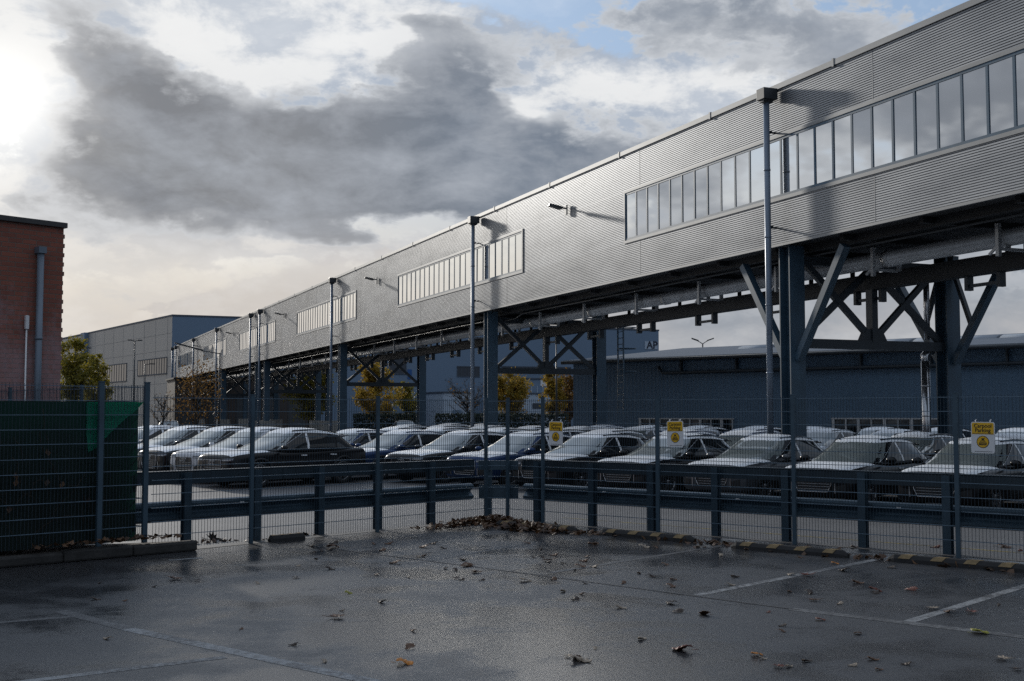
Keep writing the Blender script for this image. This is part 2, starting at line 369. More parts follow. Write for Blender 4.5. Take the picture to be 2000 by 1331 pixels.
def m_asphalt():
    m = bpy.data.materials.new('wet_asphalt'); m.use_nodes = True; t = m.node_tree; b = t.nodes['Principled BSDF']
    tcn = t.nodes.new('ShaderNodeTexCoord'); v = tcn.outputs['Object']
    big = E_(t, noise(t, v, .16, 5, .55).outputs[0]); med = E_(t, noise(t, v, .9, 6, .6, .4).outputs[0]); sm = E_(t, noise(t, v, 9.0, 5, .7).outputs[0])
    gr = noise(t, v, 70.0, 3, .7); gr2 = noise(t, v, 38.0, 3, .65)
    f = E_(t, gr.outputs[0])
    c = mixc(t, (med*.6+sm*.4).lin(.35, .65, 0, 1), (.024, .025, .028), (.046, .047, .051))
    gsp = E_(t, noise(t, v, 34.0, 2, .8).outputs[0])  # noise for pale specks painted in place of sun glints, and for dark specks
    c = mixc(t, f.ss(.56, .70)*.4, c, (.14, .14, .145)); c = mixc(t, gsp.ss(.67, .73)*.6, c, (.26, .26, .255)); c = mixc(t, gsp.ss(.36, .28)*.7, c, (.012, .012, .013))
    crk = E_(t, noise(t, v, .55, 8, .72, .8).outputs[0]); c = mixc(t, ((crk-.5)._op('ABSOLUTE')).ss(.006, .001)*.7*med.ss(.45, .6), c, (.008, .008, .009))
    t.links.new(c, b.inputs['Base Color'])
    wet = (big*.75+med*.5+(sm-.5)*.15).ss(.53, .67)
    rg = (wet*-.27+.45+(sm-.5)*.14); t.links.new(rg.s, b.inputs['Roughness'])
    b.inputs['Specular IOR Level'].default_value = .6
    bp = t.nodes.new('ShaderNodeBump'); bp.inputs['Distance'].default_value = .012
    bs = wet.lin(0, 1, .36, .12); t.links.new(bs.s, bp.inputs['Strength'])
    h = f*.7+E_(t, gr2.outputs[0])*.8; t.links.new(h.s, bp.inputs['Height']); t.links.new(bp.outputs[0], b.inputs['Normal'])
    return m
M_['asphalt'] = m_asphalt()
def m_linepaint(name, col, wear):
    m = bpy.data.materials.new(name); m.use_nodes = True; t = m.node_tree; b = t.nodes['Principled BSDF']
    tcn = t.nodes.new('ShaderNodeTexCoord'); v = tcn.outputs['Object']
    n = E_(t, noise(t, v, 14.0, 6, .75).outputs[0])+E_(t, noise(t, v, 1.2, 4, .6).outputs[0])*.6
    c = mixc(t, n.ss(wear-.12, wear+.12), col, (.05, .05, .053)); t.links.new(c, b.inputs['Base Color'])
    b.inputs['Roughness'].default_value = .5
    g = noise(t, v, 80, 3, .7); bp = t.nodes.new('ShaderNodeBump'); bp.inputs['Strength'].default_value = .35; bp.inputs['Distance'].default_value = .01
    t.links.new(g.outputs[0], bp.inputs['Height']); t.links.new(bp.outputs[0], b.inputs['Normal'])
    return m
M_['line'] = m_linepaint('line_paint', (.23, .24, .25), .82)
M_['line_old'] = m_linepaint('old_line_paint', (.15, .155, .16), .72)
M_['joint'] = mat('joint_tar', (.022, .022, .024), .55, 0, .3, 6.0, bump=.3, bscale=60)
M_['yline'] = m_linepaint('yellow_line_paint', (.36, .27, .04), .80)

def m_leaf(name, cols, trans=.25):
    m = bpy.data.materials.new(name); m.use_nodes = True; t = m.node_tree; b = t.nodes['Principled BSDF']
    oi = t.nodes.new('ShaderNodeNewGeometry'); r_ = E_(t, oi.outputs['Random Per Island'])
    c = mixc(t, r_.ss(0, .55), cols[0], cols[1]); c = mixc(t, r_.ss(.5, 1.0), c, cols[2]); t.links.new(c, b.inputs['Base Color'])
    b.inputs['Roughness'].default_value = .6
    if trans:
        tr = t.nodes.new('ShaderNodeBsdfTranslucent'); t.links.new(c, tr.inputs[0]); mx = t.nodes.new('ShaderNodeMixShader'); mx.inputs[0].default_value = trans
        t.links.new(b.outputs[0], mx.inputs[1]); t.links.new(tr.outputs[0], mx.inputs[2]); t.links.new(mx.outputs[0], t.nodes['Material Output'].inputs[0])
    return m
M_['lf_yel'] = m_leaf('yellow_green_leaves', ((.19, .165, .024), (.31, .25, .03), (.10, .11, .024)), .45)
M_['lf_org'] = m_leaf('orange_leaves', ((.28, .18, .026), (.38, .25, .035), (.17, .14, .024)), .5)
M_['lf_brn'] = m_leaf('brown_leaves', ((.15, .08, .022), (.26, .14, .03), (.08, .05, .018)), .4)
M_['lf_dead'] = m_leaf('dead_leaves', ((.075, .038, .020), (.12, .062, .028), (.035, .022, .015)), .1)

# ------------------------------------------------------------------ ground and markings
g = MB(); g.add([(-1500, -200, 0), (1500, -200, 0), (1500, 2800, 0), (-1500, 2800, 0)], [(0, 1, 2, 3)])
tag(g.build('ground', M_['asphalt']), kind='structure')
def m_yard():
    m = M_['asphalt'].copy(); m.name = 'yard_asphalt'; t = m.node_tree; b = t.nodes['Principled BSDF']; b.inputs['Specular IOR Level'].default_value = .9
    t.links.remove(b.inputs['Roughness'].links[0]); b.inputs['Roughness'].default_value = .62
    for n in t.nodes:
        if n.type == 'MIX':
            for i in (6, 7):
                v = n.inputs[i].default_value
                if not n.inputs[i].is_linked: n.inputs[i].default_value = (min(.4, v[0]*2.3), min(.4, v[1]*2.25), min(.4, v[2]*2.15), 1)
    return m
yd = MB(); c_ = Vector((-.29, 22.35, .004)); yd.add([c_, c_+Vector((.753, -.659, 0))*40, c_+Vector((.753, -.659, 0))*40+E1*75, c_+E2*60+E1*75, c_-E1*9+E2*60, c_-E1*9], [(0, 1, 2, 3, 4, 5)])
tag(yd.build('yard_pavement', m_yard()), kind='structure')
def strip(a, b, wd, z=.002):
    a, b = Vector(a), Vector(b); d = (b-a).normalized(); s_ = Vector((-d.y, d.x, 0))*wd/2
    n = max(1, int((b-a).length/2)); m = MB()
    pts = [[(a+(b-a)*i/n-s_)+Vector((0, 0, z)), (a+(b-a)*i/n+s_)+Vector((0, 0, z))] for i in range(n+1)]
    m.grid(pts, 0, False); return m
def marking(name, p0, p1, wd, m, z=.002):
    return tag(strip(G(*p0), G(*p1), wd, z).build(name, M_[m]), kind='structure')
for p0, p1, wd, m in [((1075, 1119), (1432, 1063), .11, 'line_old'), ((1362, 1163), (1748, 1086), .12, 'line'), ((1768, 1217), (2040, 1133), .12, 'line'),
                      ((-60, 1345), (440, 1284), .11, 'line'), ((-60, 1221), (150, 1204), .11, 'line_old'), ((330, 1095), (395, 1090), .12, 'line'),
                      ((1645, 1079), (1742, 1085), .1, 'line'), ((1330, 1058), (1425, 1064), .1, 'line_old'), ((800, 1102), (1010, 1066), .10, 'line_old')]:
    marking('parking_line', p0, p1, wd, m)
marking('lane_line', (250, 1229), (760, 1339), .15, 'line', .002)
marking('lane_line', (118, 1194), (250, 1229), .15, 'line_old', .0022)
marking('lane_line', (1545, 1190), (2060, 1252), .16, 'line_old', .0022)
marking('tar_joint', (600, 1066), (1000, 1117), .05, 'joint', .0035)
marking('tar_joint', (1000, 1117), (1560, 1192), .05, 'joint', .0035)
for a in ((1130, 1015), (1560, 1046)):
    pass
yl = strip(G(1100, 1012), G(2060, 1086), .07, .006); tag(yl.build('yellow_line', M_['yline']), kind='structure')

# ------------------------------------------------------------------ elevated bridge (local x along, -y into the bridge, z up)
BO = Vector((7.518, 32.7, 0)); BR = math.atan2(BD.y, BD.x)
bridge = empty('elevated_bridge', BO, BR)
tag(bridge, 'long grey corrugated conveyor bridge on blue steel columns above the parked cars', 'bridge')
S0, S1, ZB, ZT, WZ0, WZ1 = -22.0, 142.0, 6.70, 11.25, 8.06, 9.74
WIDTH = 6.3
WINS = [(-19.2, 9.14), (18.42, 36.24), (45.35, 62.65), (71.15, 88.5), (96.8, 112.8), (121.1, 136.9)]
cr_ = random.Random(9)
def corr(m, s0, s1, z0, z1):
    """horizontal trapezoid cladding"""
    pit = .0615; prof = [(0, 0), (.62, 0), (.68, -.026), (.95, -.026), (1.0, 0)]
    rows = []; k0 = math.floor(z0/pit); z = k0*pit
    while z < z1+pit:
        for fr, y in prof[:-1]:
            zz = z+fr*pit
            if z0 <= zz <= z1: rows.append((zz, y))
        z += pit
    rows = [(z0, rows[0][1])]+[q for q in rows if z0+1e-4 < q[0] < z1-1e-4]+[(z1, rows[-1][1])]
    m.grid([[(s0, y, zz), (s1, y, zz)] for zz, y in rows], cr_.choice((0, 1, 2)), False)
m = MB()
jo = [S0]+[S0+6.0+12.05*i for i in range(14) if S0+6.0+12.05*i < S1-1]+[S1]
def segs(a, b):
    c = [a]+[q for q in jo if a+.05 < q < b-.05]+[b]
    return [(c[i]+(.006 if i else 0), c[i+1]-(.006 if i < len(c)-2 else 0)) for i in range(len(c)-1)]
for a, b in segs(S0, S1): corr(m, a, b, ZB, WZ0-.08)
for a, b in segs(S0, S1): corr(m, a, b, WZ1+.08, ZT-.10)
edges = [S0]+[q for wv in sorted(WINS) for q in wv]+[S1]
for i in range(0, len(edges), 2):
    a, b = edges[i], edges[i+1]
    if i: a += .08
    if i < len(edges)-2: b -= .08
    for q in segs(a, b): corr(m, q[0], q[1], WZ0-.08, WZ1+.08)
m.build('cladding', [M_['clad'], M_['clad0'], M_['clad1']], bridge)
m = MB()
m.box(S0, S1, -WIDTH, -.03, ZT-.12, ZT-.02)
m.box(S0, S1, -.028, .045, ZT-.13, ZT+.02)
for i in range(28): m.box(S0+1.5+6*i, S0+1.58+6*i, -.02, .055, ZT-.16, ZT+.055)
m.build('roof_edge', M_['trim'], bridge)
m = MB(); m.box(S0, S1, -.06, .012, ZB-.02, ZB+.05); m.build('bottom_trim', M_['trim'], bridge)
m = MB(); m.box(S0, S1, -WIDTH, -WIDTH+.06, ZB+.06, ZT-.13); m.build('rear_cladding', M_['clad'], bridge)
m = MB(); m.box(S0, S1, -WIDTH+.07, -.07, ZB+.055, ZB+.15)
for s in range(-20, 142, 3): m.box(s-.08, s+.08, -5.0, -.5, ZB-.10, ZB+.053)
for y in (-.95, -4.4): m.box(S0, S1, y-.10, y+.10, ZB-.16, ZB+.05)
m.build('underside', M_['soffit'], bridge)
m = MB(); m.box(S0, S1, -.5, -.4, WZ0-.5, WZ1+.5); m.build('inner_wall', M_['soffit'], bridge)
for wi, (a, b) in enumerate(WINS):
    gl_ = MB(); n = max(1, round((b-a)/.764)); pw = (b-a)/n
    rr = random.Random(wi)
    for i in range(n):
        t0, t1 = rr.uniform(-.004, .004), rr.uniform(-.004, .004)
        x0, x1 = a+i*pw, a+(i+1)*pw; y = -.012
        gl_.add([(x0, y+t0, WZ0), (x1, y-t0, WZ0), (x1, y-t0+t1, WZ1), (x0, y+t0+t1, WZ1)], [(0, 1, 2, 3)])
    wo = gl_.build('window', M_['winglass'], bridge)
    fr = MB()
    for i in range(1, n): fr.box(a+i*pw-.036, a+i*pw+.036, -.03, .008, WZ0+.07, WZ1-.07)
    fr.box(a, b, -.03, .012, WZ0, WZ0+.07); fr.box(a, b, -.03, .012, WZ1-.07, WZ1)
    fr.box(a-.002, a+.06, -.03, .010, WZ0+.07, WZ1-.07); fr.box(b-.06, b+.002, -.03, .010, WZ0+.07, WZ1-.07)
    fr.build('frame', M_['blue_frame'], wo)
    sl = MB(); sl.box(a-.10, b+.10, -.09, .03, WZ0-.10, WZ0-.003); sl.box(a-.10, b+.10, -.09, .03, WZ1+.003, WZ1+.10)
    sl.box(a-.10, a-.005, -.09, .03, WZ0-.003, WZ1+.003); sl.box(b+.005, b+.10, -.09, .03, WZ0-.003, WZ1+.003)
    sl.build('surround', M_['trim'], wo)
# columns, cross frames
COLS = [-23.0, .1, 23.1, 50.2, 76.7, 80.9, 100.6, 119.5]
def hcol(m, s, y, z0, z1, b=.5, tf=.045):
    m.box(s+b/2-tf, s+b/2, y-b/2, y+b/2, z0, z1); m.box(s-b/2, s-b/2+tf, y-b/2, y+b/2, z0, z1)
    m.box(s-b/2+tf, s+b/2-tf, y-.03, y+.03, z0, z1)
for ci, s in enumerate(COLS):
    for y in (-.42, -6.0):
        m = MB(); hcol(m, s, y, .0, ZB-.012); m.build('column', M_['steel'], bridge)
        if ci > 3:
            pl = MB(); pl.box(s-.65, s+.65, y-.65, y+.65, 0, 1.35); pl.build('plinth', M_['concrete'], bridge)
    m = MB(); zb, zt, yc = 4.05, 6.2, -3.2
    m.beam((s, -.67, zb-.08), (s, -5.75, zb-.08), .26, .26)
    m.beam((s, -.67, zt+.1), (s, -5.75, zt+.1), .24, .24)
    m.beam((s, yc, zb), (s, yc, zt), .28, .2, up=(0, 1, 0))
    for ys in (-.7, -5.7):
        m.beam((s+.012, ys, zb+.05), (s+.012, yc, zt), .15, .17); m.beam((s-.012, ys, zt+.2), (s-.012, yc, zb+.05), .15, .17)
    m.prism([(-.5, 0), (.5, 0), (.28, .42), (-.28, .42)], Matrix(((0, 0, 1, s-.1), (1, 0, 0, yc), (0, 1, 0, zb-.04), (0, 0, 0, 1))), .2)
    m.build('cross_frame', M_['dsteel'], bridge)
    if ci < 2:
        for y in (-.42, -6.0):
            for sg in (-1, 1):
                k = MB(); k.beam((s+sg*.28, y, 3.5), (s+sg*2.35, y, ZB-.28), .22, .2); k.build('knee_brace', M_['steel'], bridge)
                if y < -1:
                    k = MB(); k.beam((s+sg*.95, y, 4.6), (s+sg*.3, y, 6.2), .12, .12); k.build('knee_brace', M_['dsteel'], bridge)
# services under the floor
m = MB(); m.tube([(S0, -2.2, 6.20), (S1, -2.2, 6.20)], .215, 16)
for s in range(-20, 142, 6): m.tube([(s, -2.2, 6.20), (s+.25, -2.2, 6.20)], .235, 16)
m.build('service_pipe', M_['pipe'], bridge)
m = MB(); m.box(S0, S1, -3.5, -3.1, 5.58, 6.03)
for s in range(-21, 142, 2): m.box(s, s+.1, -3.35, -3.25, 6.033, 6.6)
m.build('cable_tray', M_['soffit'], bridge)
m = MB(); m.tube([(S0, -1.1, 6.46), (21, -1.1, 6.46), (21.8, -1.1, 6.3), (23.0, -1.0, 6.28), (24.4, -1.1, 6.44), (S1, -1.1, 6.46)], .035, 8); m.build('conduit', M_['lampm'], bridge)
for i in range(36):
    s = -19.5+4.45*i
    if s > 140: break
    m = MB()
    for y in (-1.78, -2.66): m.box(s-.05, s+.05, y-.05, y+.05, 5.72 if y > -2 else 5.9, ZB-.2)
    m.box(s-.04, s+.04, -2.60, -1.84, 5.86, 5.93); m.beam((s+.05, -1.84, 6.0), (s+.35, -1.84, 5.8), .05, .06)
    m.build('pipe_hanger', M_['pipe'], bridge)
    m = MB()
    for ds in (-.55, .55): m.box(s+2+ds-.06, s+2+ds+.06, -3.4, -3.2, 5.2, 5.578)
    m.box(s+2-.48, s+2+.48, -3.35, -3.25, 5.28, 5.36); m.build('tray_bracket', M_['dsteel'], bridge)
# silver duct beside the rear column
m = MB(); m.tube([(.35, -5.35, 0), (.35, -5.35, 3.55)], .13, 14); m.tube([(.35, -5.35, 3.5), (.35, -5.33, 3.72), (.35, -5.48, 3.86), (.35, -5.62, 3.86)], .125, 12)
m.tube([(.38, -5.47, 4.2), (.38, -5.47, 6.4)], .09, 12)
for z in (1.0, 1.9, 2.8): m.tube([(.35, -5.35, z), (.35, -5.35, z+.04)], .14, 14)
m.build('silver_duct', M_['silver'], bridge)
# ladder at the second pair of columns
m = MB()
for ds in (-.28, .28): m.beam((22.6+ds, -6.9, 2.0), (22.6+ds, -6.9, ZB-.1), .06, .06)
for k in range(15): m.beam((22.32, -6.9, 2.3+.3*k), (22.88, -6.9, 2.3+.3*k), .03, .03)
for z in (4.0, 5.1, 6.1):
    m.tube([(22.6+.42*math.cos(t), -7.25+.42*math.sin(t), z) for t in [i*math.pi/6 for i in range(13)]], .025, 6)
m.build('ladder', M_['steel'], bridge)
# downpipes with hoppers
DP = [(.15, .32), (23.5, .32), (50.4, .32), (76.4, .32), (80.9, .32), (101.1, .32), (119.6, .3), (137.2, .3), (141.3, .3)]
for s, y in DP:
    m = MB(); m.tube([(s, y, 0.0), (s, y, ZT-.45)], .088, 14)
    z = 1.2
    while z < 10.5: m.tube([(s, y, z), (s, y, z+.05)], .098, 14); z += 1.9
    dp = m.build('downpipe', M_['downpipe'], bridge)
    m = MB(); m.box(s-.19, s+.19, .06, y+.20, ZT-.44, ZT-.12); m.prism([(-.15, 0), (.15, 0), (.09, -.08), (-.09, -.08)], Matrix(((1, 0, 0, s), (0, 0, 1, y-.16), (0, 1, 0, ZT-.44), (0, 0, 0, 1))), .32)
    m.build('hopper', M_['lampm'], dp, .012)
    for z in (7.2, 9.9):
        c = MB(); c.box(s-.03, s+.03, .0, y-.05, z-.02, z+.02); c.box(s-.11, s+.11, y-.11, y-.085, z-.04, z+.04); c.build('bracket', M_['lampm'], dp)
# wall lamps on arms
for s in (13.9, 40.4, 67.3, 91.8, 116.0):
    m = MB(); m.box(s-.10, s+.10, .05, .11, 9.72, 10.10)
    lp = m.build('wall_lamp', M_['trim'], bridge)
    m = MB(); m.tube([(s, .1, 9.98), (s, .2, 9.99), (s, .34, 9.98)], .035, 8)
    m.prism([(-.17, 0), (.17, 0), (.14, .52), (-.10, .56), (-.16, .3)], Matrix(((1, 0, 0, s), (0, .98, -.2, .28), (0, .2, .98, 9.92), (0, 0, 0, 1))), .09)
    m.build('lamp_head', M_['lampm'], lp, .02)
# joints covered with thin vertical flashing
for q in jo[1:-1]:
    for z0_, z1_ in ((ZB+.06, WZ0-.11), (WZ1+.11, ZT-.14)):
        m = MB(); m.box(q-.011, q+.011, -.03, .003, z0_, z1_); m.build('joint_flashing', M_['trim'], bridge)

# ------------------------------------------------------------------ big factory hall behind
HC0 = Vector((-48.6, 168.0, 0)); HL = Vector((-.563, .826, 0)).normalized(); HT = 15.9
hall = empty('factory_hall', HC0); tag(hall, 'large pale grey and slate blue factory hall behind the far end of the bridge', 'factory hall')
def wallpt(o, d, t, z): return o+d*t+Vector((0, 0, z))
O0 = Vector((0, 0, 0))
nL = Vector((-HL.y, HL.x, 0)); nL = nL if nL.dot(-HC0) > 0 else -nL
nF = Vector((BP.y, -BP.x, 0))
def frame_m(o, d, n):
    """local x along wall, y outward, z up"""
    return Matrix(((d.x, n.x, 0, o.x), (d.y, n.y, 0, o.y), (0, 0, 1, o.z), (0, 0, 0, 1)))
FL = frame_m(O0, HL, nL); FF = frame_m(O0, BP, nF)
m = MB()
m.box(0.02, 45, -.4, 0, 0, HT, 0, FL); m.box(47.6, 135, -.4, 0, 0, HT-.1, 0, FL)
m.build('side_wall', M_['hall_l'], hall)
m = MB(); m.box(45, 47.6, -.4, .7, 0, HT+.2, 0, FL); m.build('wall_pier', M_['hall'], hall)
m = MB(); m.box(0, 79.5, -.4, 0, 0, HT, 0, FF); m.build('front_wall', M_['hall'], hall)
m = MB(); m.box(79.1, 79.5, -60, -.4, 0, HT, 0, FF); m.build('end_wall', M_['hall'], hall)
m = MB(); m.add([HL*134+Vector((0, 0, HT-.3)), Vector((0, 0, HT-.3)), BP*79.4+Vector((0, 0, HT-.3)), BP*79.4-nF*60+Vector((0, 0, HT-.3)), HL*134-nF*40+Vector((0, 0, HT-.3))], [(0, 1, 2, 3, 4)])
m.build('roof', M_['roofm'], hall)
m = MB(); m.box(-.1, 135, -.5, .06, HT, HT+.25, 0, FL); m.box(.07, 79.6, -.5, .06, HT, HT+.25, 0, FF); m.build('roof_edge', M_['roofm'], hall)
m = MB()
for k in range(6): m.box(.1, 44.9, .0, .012, 1.5+2.4*k, 1.53+2.4*k, 0, FL)
for k in range(8): m.box(5.5*k+2, 5.5*k+2.04, .0, .012, 1, HT-.2, 0, FL)
m.build('panel_joint', M_['roofm'], hall)
def uvL(x, y):
    p = on_plane(x, y, HC0, nL)-HC0; return p.dot(HL), p.z
def uvF(x, y, off=0.0):
    p = on_plane(x, y, HC0+nF*off, nF)-HC0; return p.dot(BP), p.z
def hall_window(F, u0, u1, z0, z1, n, glass, lab=None):
    if u0 > u1: u0, u1 = u1, u0
    g_ = MB(); g_.box(u0, u1, .02, .05, z0, z1, 0, F); o = g_.build('window', M_[glass], hall)
    fr = MB()
    for i in range(n+1):
        u = u0+(u1-u0)*i/n; fr.box(u-.045, u+.045, .052, .09, z0, z1, 0, F)
    fr.box(u0-.07, u1+.07, .053, .14, z1, z1+.14, 0, F); fr.box(u0-.07, u1+.07, .053, .14, z0-.14, z0, 0, F)
    fr.build('frame', M_['roofm'], o); return o
for (xa, ya, xb, yb, n) in [(270, 706, 326, 729, 12), (206, 716, 247, 744, 9)]:
    u0, z1 = uvL(xa, ya); u1, z0 = uvL(xb, yb); hall_window(FL, u0, u1, z0, z1, n, 'darkglass')
for (xa, ya, xb, yb, n) in [(893, 717, 936, 735, 6), (980, 717, 1114, 728, 18), (760, 702, 793, 730, 3)]:
    u0, z1 = uvF(xa, ya); u1, z0 = uvF(xb, yb); hall_window(FF, u0, u1, z0, z1, n, 'darkglass')
u0, z1 = uvF(796, 722); u1, z0 = uvF(804, 741); m = MB(); m.box(u0, u1, .02, .08, z0, z1, 0, FF); m.build('door', mat('blue_door', (.02, .10, .30), .5), hall)
# AP sign
u0, z1 = uvF(1259, 667); u1, z0 = uvF(1284, 683)
m = MB(); m.box(u0, u1, .02, .08, z0, z1, 0, FF); sg = m.build('sign_board', M_['annex'], hall)
def text_obj(name, body, size, M, material, parent=None, extrude=.004, align='CENTER'):
    cu = bpy.data.curves.new(name, 'FONT'); cu.body = body; cu.size = size; cu.extrude = extrude; cu.offset = size*.022; cu.align_x = align; cu.align_y = 'CENTER'; cu.space_line = .85
    to = bpy.data.objects.new(name, cu); C.objects.link(to); bpy.context.view_layer.update()
    dg = bpy.context.evaluated_depsgraph_get(); me = bpy.data.meshes.new_from_object(to.evaluated_get(dg))
    bpy.data.objects.remove(to); me.name = name; me.materials.clear(); me.materials.append(material)
    me.transform(M); o = bpy.data.objects.new(name, me); C.objects.link(o); o.parent = parent; return o
def text_frame(o, d, n):
    return Matrix(((d.x, 0, n.x, o.x), (d.y, 0, n.y, o.y), (0, 1, 0, o.z), (0, 0, 0, 1)))
uc, zc = (u0+u1)/2+.15, (z0+z1)/2
text_obj('lettering', 'AP', 1.75, text_frame(BP*uc+nF*.09+Vector((0, 0, zc)), BP, nF), mat('sign_navy', (.008, .012, .03), .5), sg, .02)
# annexes at the foot of the hall
def annex(name, xa, xb, ytop, off, depth, m_, label, cat='building', extra=None):
    u0, z1 = uvF(xa, ytop, off); u1, _ = uvF(xb, ytop, off); o = empty(name, HC0+BP*u0+nF*off, math.atan2(BP.y, BP.x))
    tag(o, label, cat); L = u1-u0
    b = MB(); b.box(0, L, 0, depth, 0, z1); b.build('wall', m_, o)
    b = MB(); b.box(-.15, L+.15, -.15, depth, z1, z1+.22); b.build('roof', M_['roofm'], o)
    return o, L, z1
a1, L1, z1_ = annex('white_annex', 1000, 1112, 770, 9, 8.5, M_['annex'], 'low white annex beside the orange trees under the bridge')
b = MB(); b.box(L1*.02, L1*.22, -.06, -.01, 0, z1_*.55); b.build('door', M_['hall'], a1)
b = MB(); b.box(L1*.35, L1*.9, -.05, -.01, z1_*.55, z1_*.72); b.build('window', M_['darkglass'], a1)
a2, L2, z2_ = annex('white_annex', 866, 925, 768, 9, 8.5, M_['annex'], 'small white annex beside the bare tree under the bridge')
b = MB(); b.box(L2*.3, L2*.6, -.06, -.01, 0, z2_*.5); b.build('door', M_['hall'], a2)
a3, L3, z3_ = annex('loading_annex', 533, 615, 782, 10, 9.5, M_['annex'], 'pale loading annex with white shutter door behind the paired columns')
b = MB(); b.box(L3*.1, L3*.38, -.06, -.01, 0, z3_*.7); b.build('shutter_door', M_['white'], a3)
a4, L4, z4_ = annex('glazed_annex', 1010, 1110, 741, 6, 5.5, M_['hall'], 'blue ribbed upper annex with white fascia strips above the orange trees')
b = MB(); b.box(L4*.45, L4*.8, -.08, -.01, z4_*.86, z4_*1.0); b.build('panel', M_['white'], a4)
b = MB()
for i in range(9): b.box(L4*(.05+.11*i), L4*(.05+.11*i)+.12, -.05, -.01, z4_*.4, z4_*.86)
b.build('fins', M_['annex'], a4)
# dark building mass under the far end of the bridge
lo = empty('dark_workshop', at(342, 838, 150)*1.0); lo.location.z = 0; lo.rotation_euler = (0, 0, math.atan2(BP.y, BP.x))
tag(lo, 'dark brown workshop under the far end of the bridge behind the sparse tree', 'building')
b = MB(); b.box(0, 18, 1, 10, 0, 6.4); b.build('wall', mat('workshop_wall', (.060, .048, .042), .7, 0, .15, .3), lo)
b = MB()
for i in range(5): b.box(1+3.4*i, 3.3+3.4*i, .93, .99, .1, 4.4)
b.build('shutter_door', mat('workshop_door', (.055, .06, .065), .5, 0, .1, 1.0), lo)
b = MB(); b.box(-.2, 18.2, .8, 10.2, 6.4, 6.6); b.build('roof', M_['soffit'], lo)

# ------------------------------------------------------------------ long low dark hall on the right
L0 = Vector((18.7, 50.0, 0)); nR = -E1; 
low = empty('low_hall', L0, math.atan2(-E2.y, -E2.x)); tag(low, 'long low slate blue hall with ribbon windows behind the right columns', 'hall')
# local x = -E2 (towards camera right), local y = +E1?  keep y outward = -(local y)
def uvR(x, y, off=0.0):
    p = on_plane(x, y, L0+nR*off, nR)-L0; return p.dot(-E2), p.z
FRm = Matrix(((1, 0, 0, 0), (0, -1, 0, 0), (0, 0, 1, 0), (0, 0, 0, 1)))
ua, _ = uvR(1120, 800); za = uvR(1860, 684)[1]
UB = 34.0
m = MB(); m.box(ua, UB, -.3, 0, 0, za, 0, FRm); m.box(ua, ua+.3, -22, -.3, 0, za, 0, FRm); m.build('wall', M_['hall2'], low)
m = MB(); m.add([FRm @ Vector(q) for q in [(ua-.3, .45, za), (UB, .45, za), (UB, -11, za+1.15), (ua-.3, -11, za+1.15), (ua-.3, .45, za+.16), (UB, .45, za+.16), (UB, -11, za+1.31), (ua-.3, -11, za+1.31)]],
               [(0, 1, 2, 3), (4, 5, 6, 7), (0, 1, 5, 4), (0, 3, 7, 4), (1, 2, 6, 5), (3, 2, 6, 7)]); m.build('roof', M_['roofm'], low)
m = MB(); m.tube([(ua-.35, -.55, za+.04), (UB, -.55, za+.04)], .10, 10); m.build('gutter', M_['dsteel'], low)
u, z = uvR(1300, 729); m = MB(); m.tube([(uvR(1290, 724)[0], -.16, z+.32), (u-.1, -.16, z), (UB, -.16, z)], .085, 10)
for k in range(12): m.box(u+1+3.2*k, u+1.06+3.2*k, -.22, -.01, z-.1, z+.75)
m.build('wall_pipe', M_['dsteel'], low)
for (xa, ya, xb, yb, n) in [(1252, 819, 1432, 845, 9), (1629, 819, 1836, 847, 8)]:
    u0, z1 = uvR(xa, ya); u1, z0 = uvR(xb, yb)
    b = MB(); b.box(u0, u1, .005, .03, z0, z1, 0, FRm); wo = b.build('window', M_['carglass'], low)
    b = MB()
    for i in range(n+1):
        uu = u0+(u1-u0)*i/n; wd = .07 if i % 2 == 0 else .035; b.box(uu-wd, uu+wd, .032, .09, z0, z1, 0, FRm)
    b.box(u0-.1, u1+.1, .033, .12, z0-.16, z0, 0, FRm); b.box(u0-.1, u1+.1, .033, .10, z1, z1+.06, 0, FRm)
    b.build('frame', M_['pipe'], wo)
# barrel skylights on the roof
for (xa, xb, yy) in [(1458, 1520, 687), (1560, 1650, 684), (1725, 1790, 671), (1798, 1870, 668), (1878, 1960, 664), (1966, 2060, 660)]:
    u0 = uvR(xa, yy, -7)[0]; u1 = uvR(xb, yy, -7)[0]; b = MB()
    pts = [[(uu, 7+1.1*math.cos(t)*-1, za+.62+(.40*math.sin(t))) for t in [math.pi*i/8 for i in range(9)]] for uu in (u0, u1)]
    b.grid(pts); b.f.append(tuple(range(9))); b.m.append(0); b.sm.append(False); b.f.append(tuple(range(9, 18))); b.m.append(0); b.sm.append(False)
    b.build('skylight', M_['skyl'], low)

# ------------------------------------------------------------------ brick building at left
bx = at(121, 600, 22.0); bx.z = 0
brick = empty('brick_building', bx, math.atan2(E1.y, E1.x)); tag(brick, 'red brick building with flat dark roof edge at the left margin', 'building')
HB = 5.48
m = MB(); m.box(-12, 0, 0, .3, 0, HB); m.box(-.3, 0, .3, 9, 0, HB)
rr = random.Random(3)
for k in range(int(HB/.088)):
    if k % 2 == 0: m.box(.001, .012+rr.random()*.02, .002, .22, k*.088+.006, k*.088+.082)
m.build('wall', M_['brick'], brick)
m = MB(); m.box(-12, .05, -.06, 9, HB, HB+.10); m.build('roof', M_['brickcap'], brick, .01)
def uvB(x, y, off=0.0):
    p = on_plane(x, y, bx-E2*-off, E2)-bx; return p.dot(E1), p.z
u, z = uvB(75, 490); m = MB(); m.tube([(u, -.10, .0), (u, -.10, z-.05)], .062, 14); m.box(u-.075, u+.075, -.18, -.001, z-.06, z+.06)
m.tube([(u, -.1, 3.35), (u, -.1, 3.40)], .07, 14); m.build('drainpipe', M_['pipe_grey'], brick)
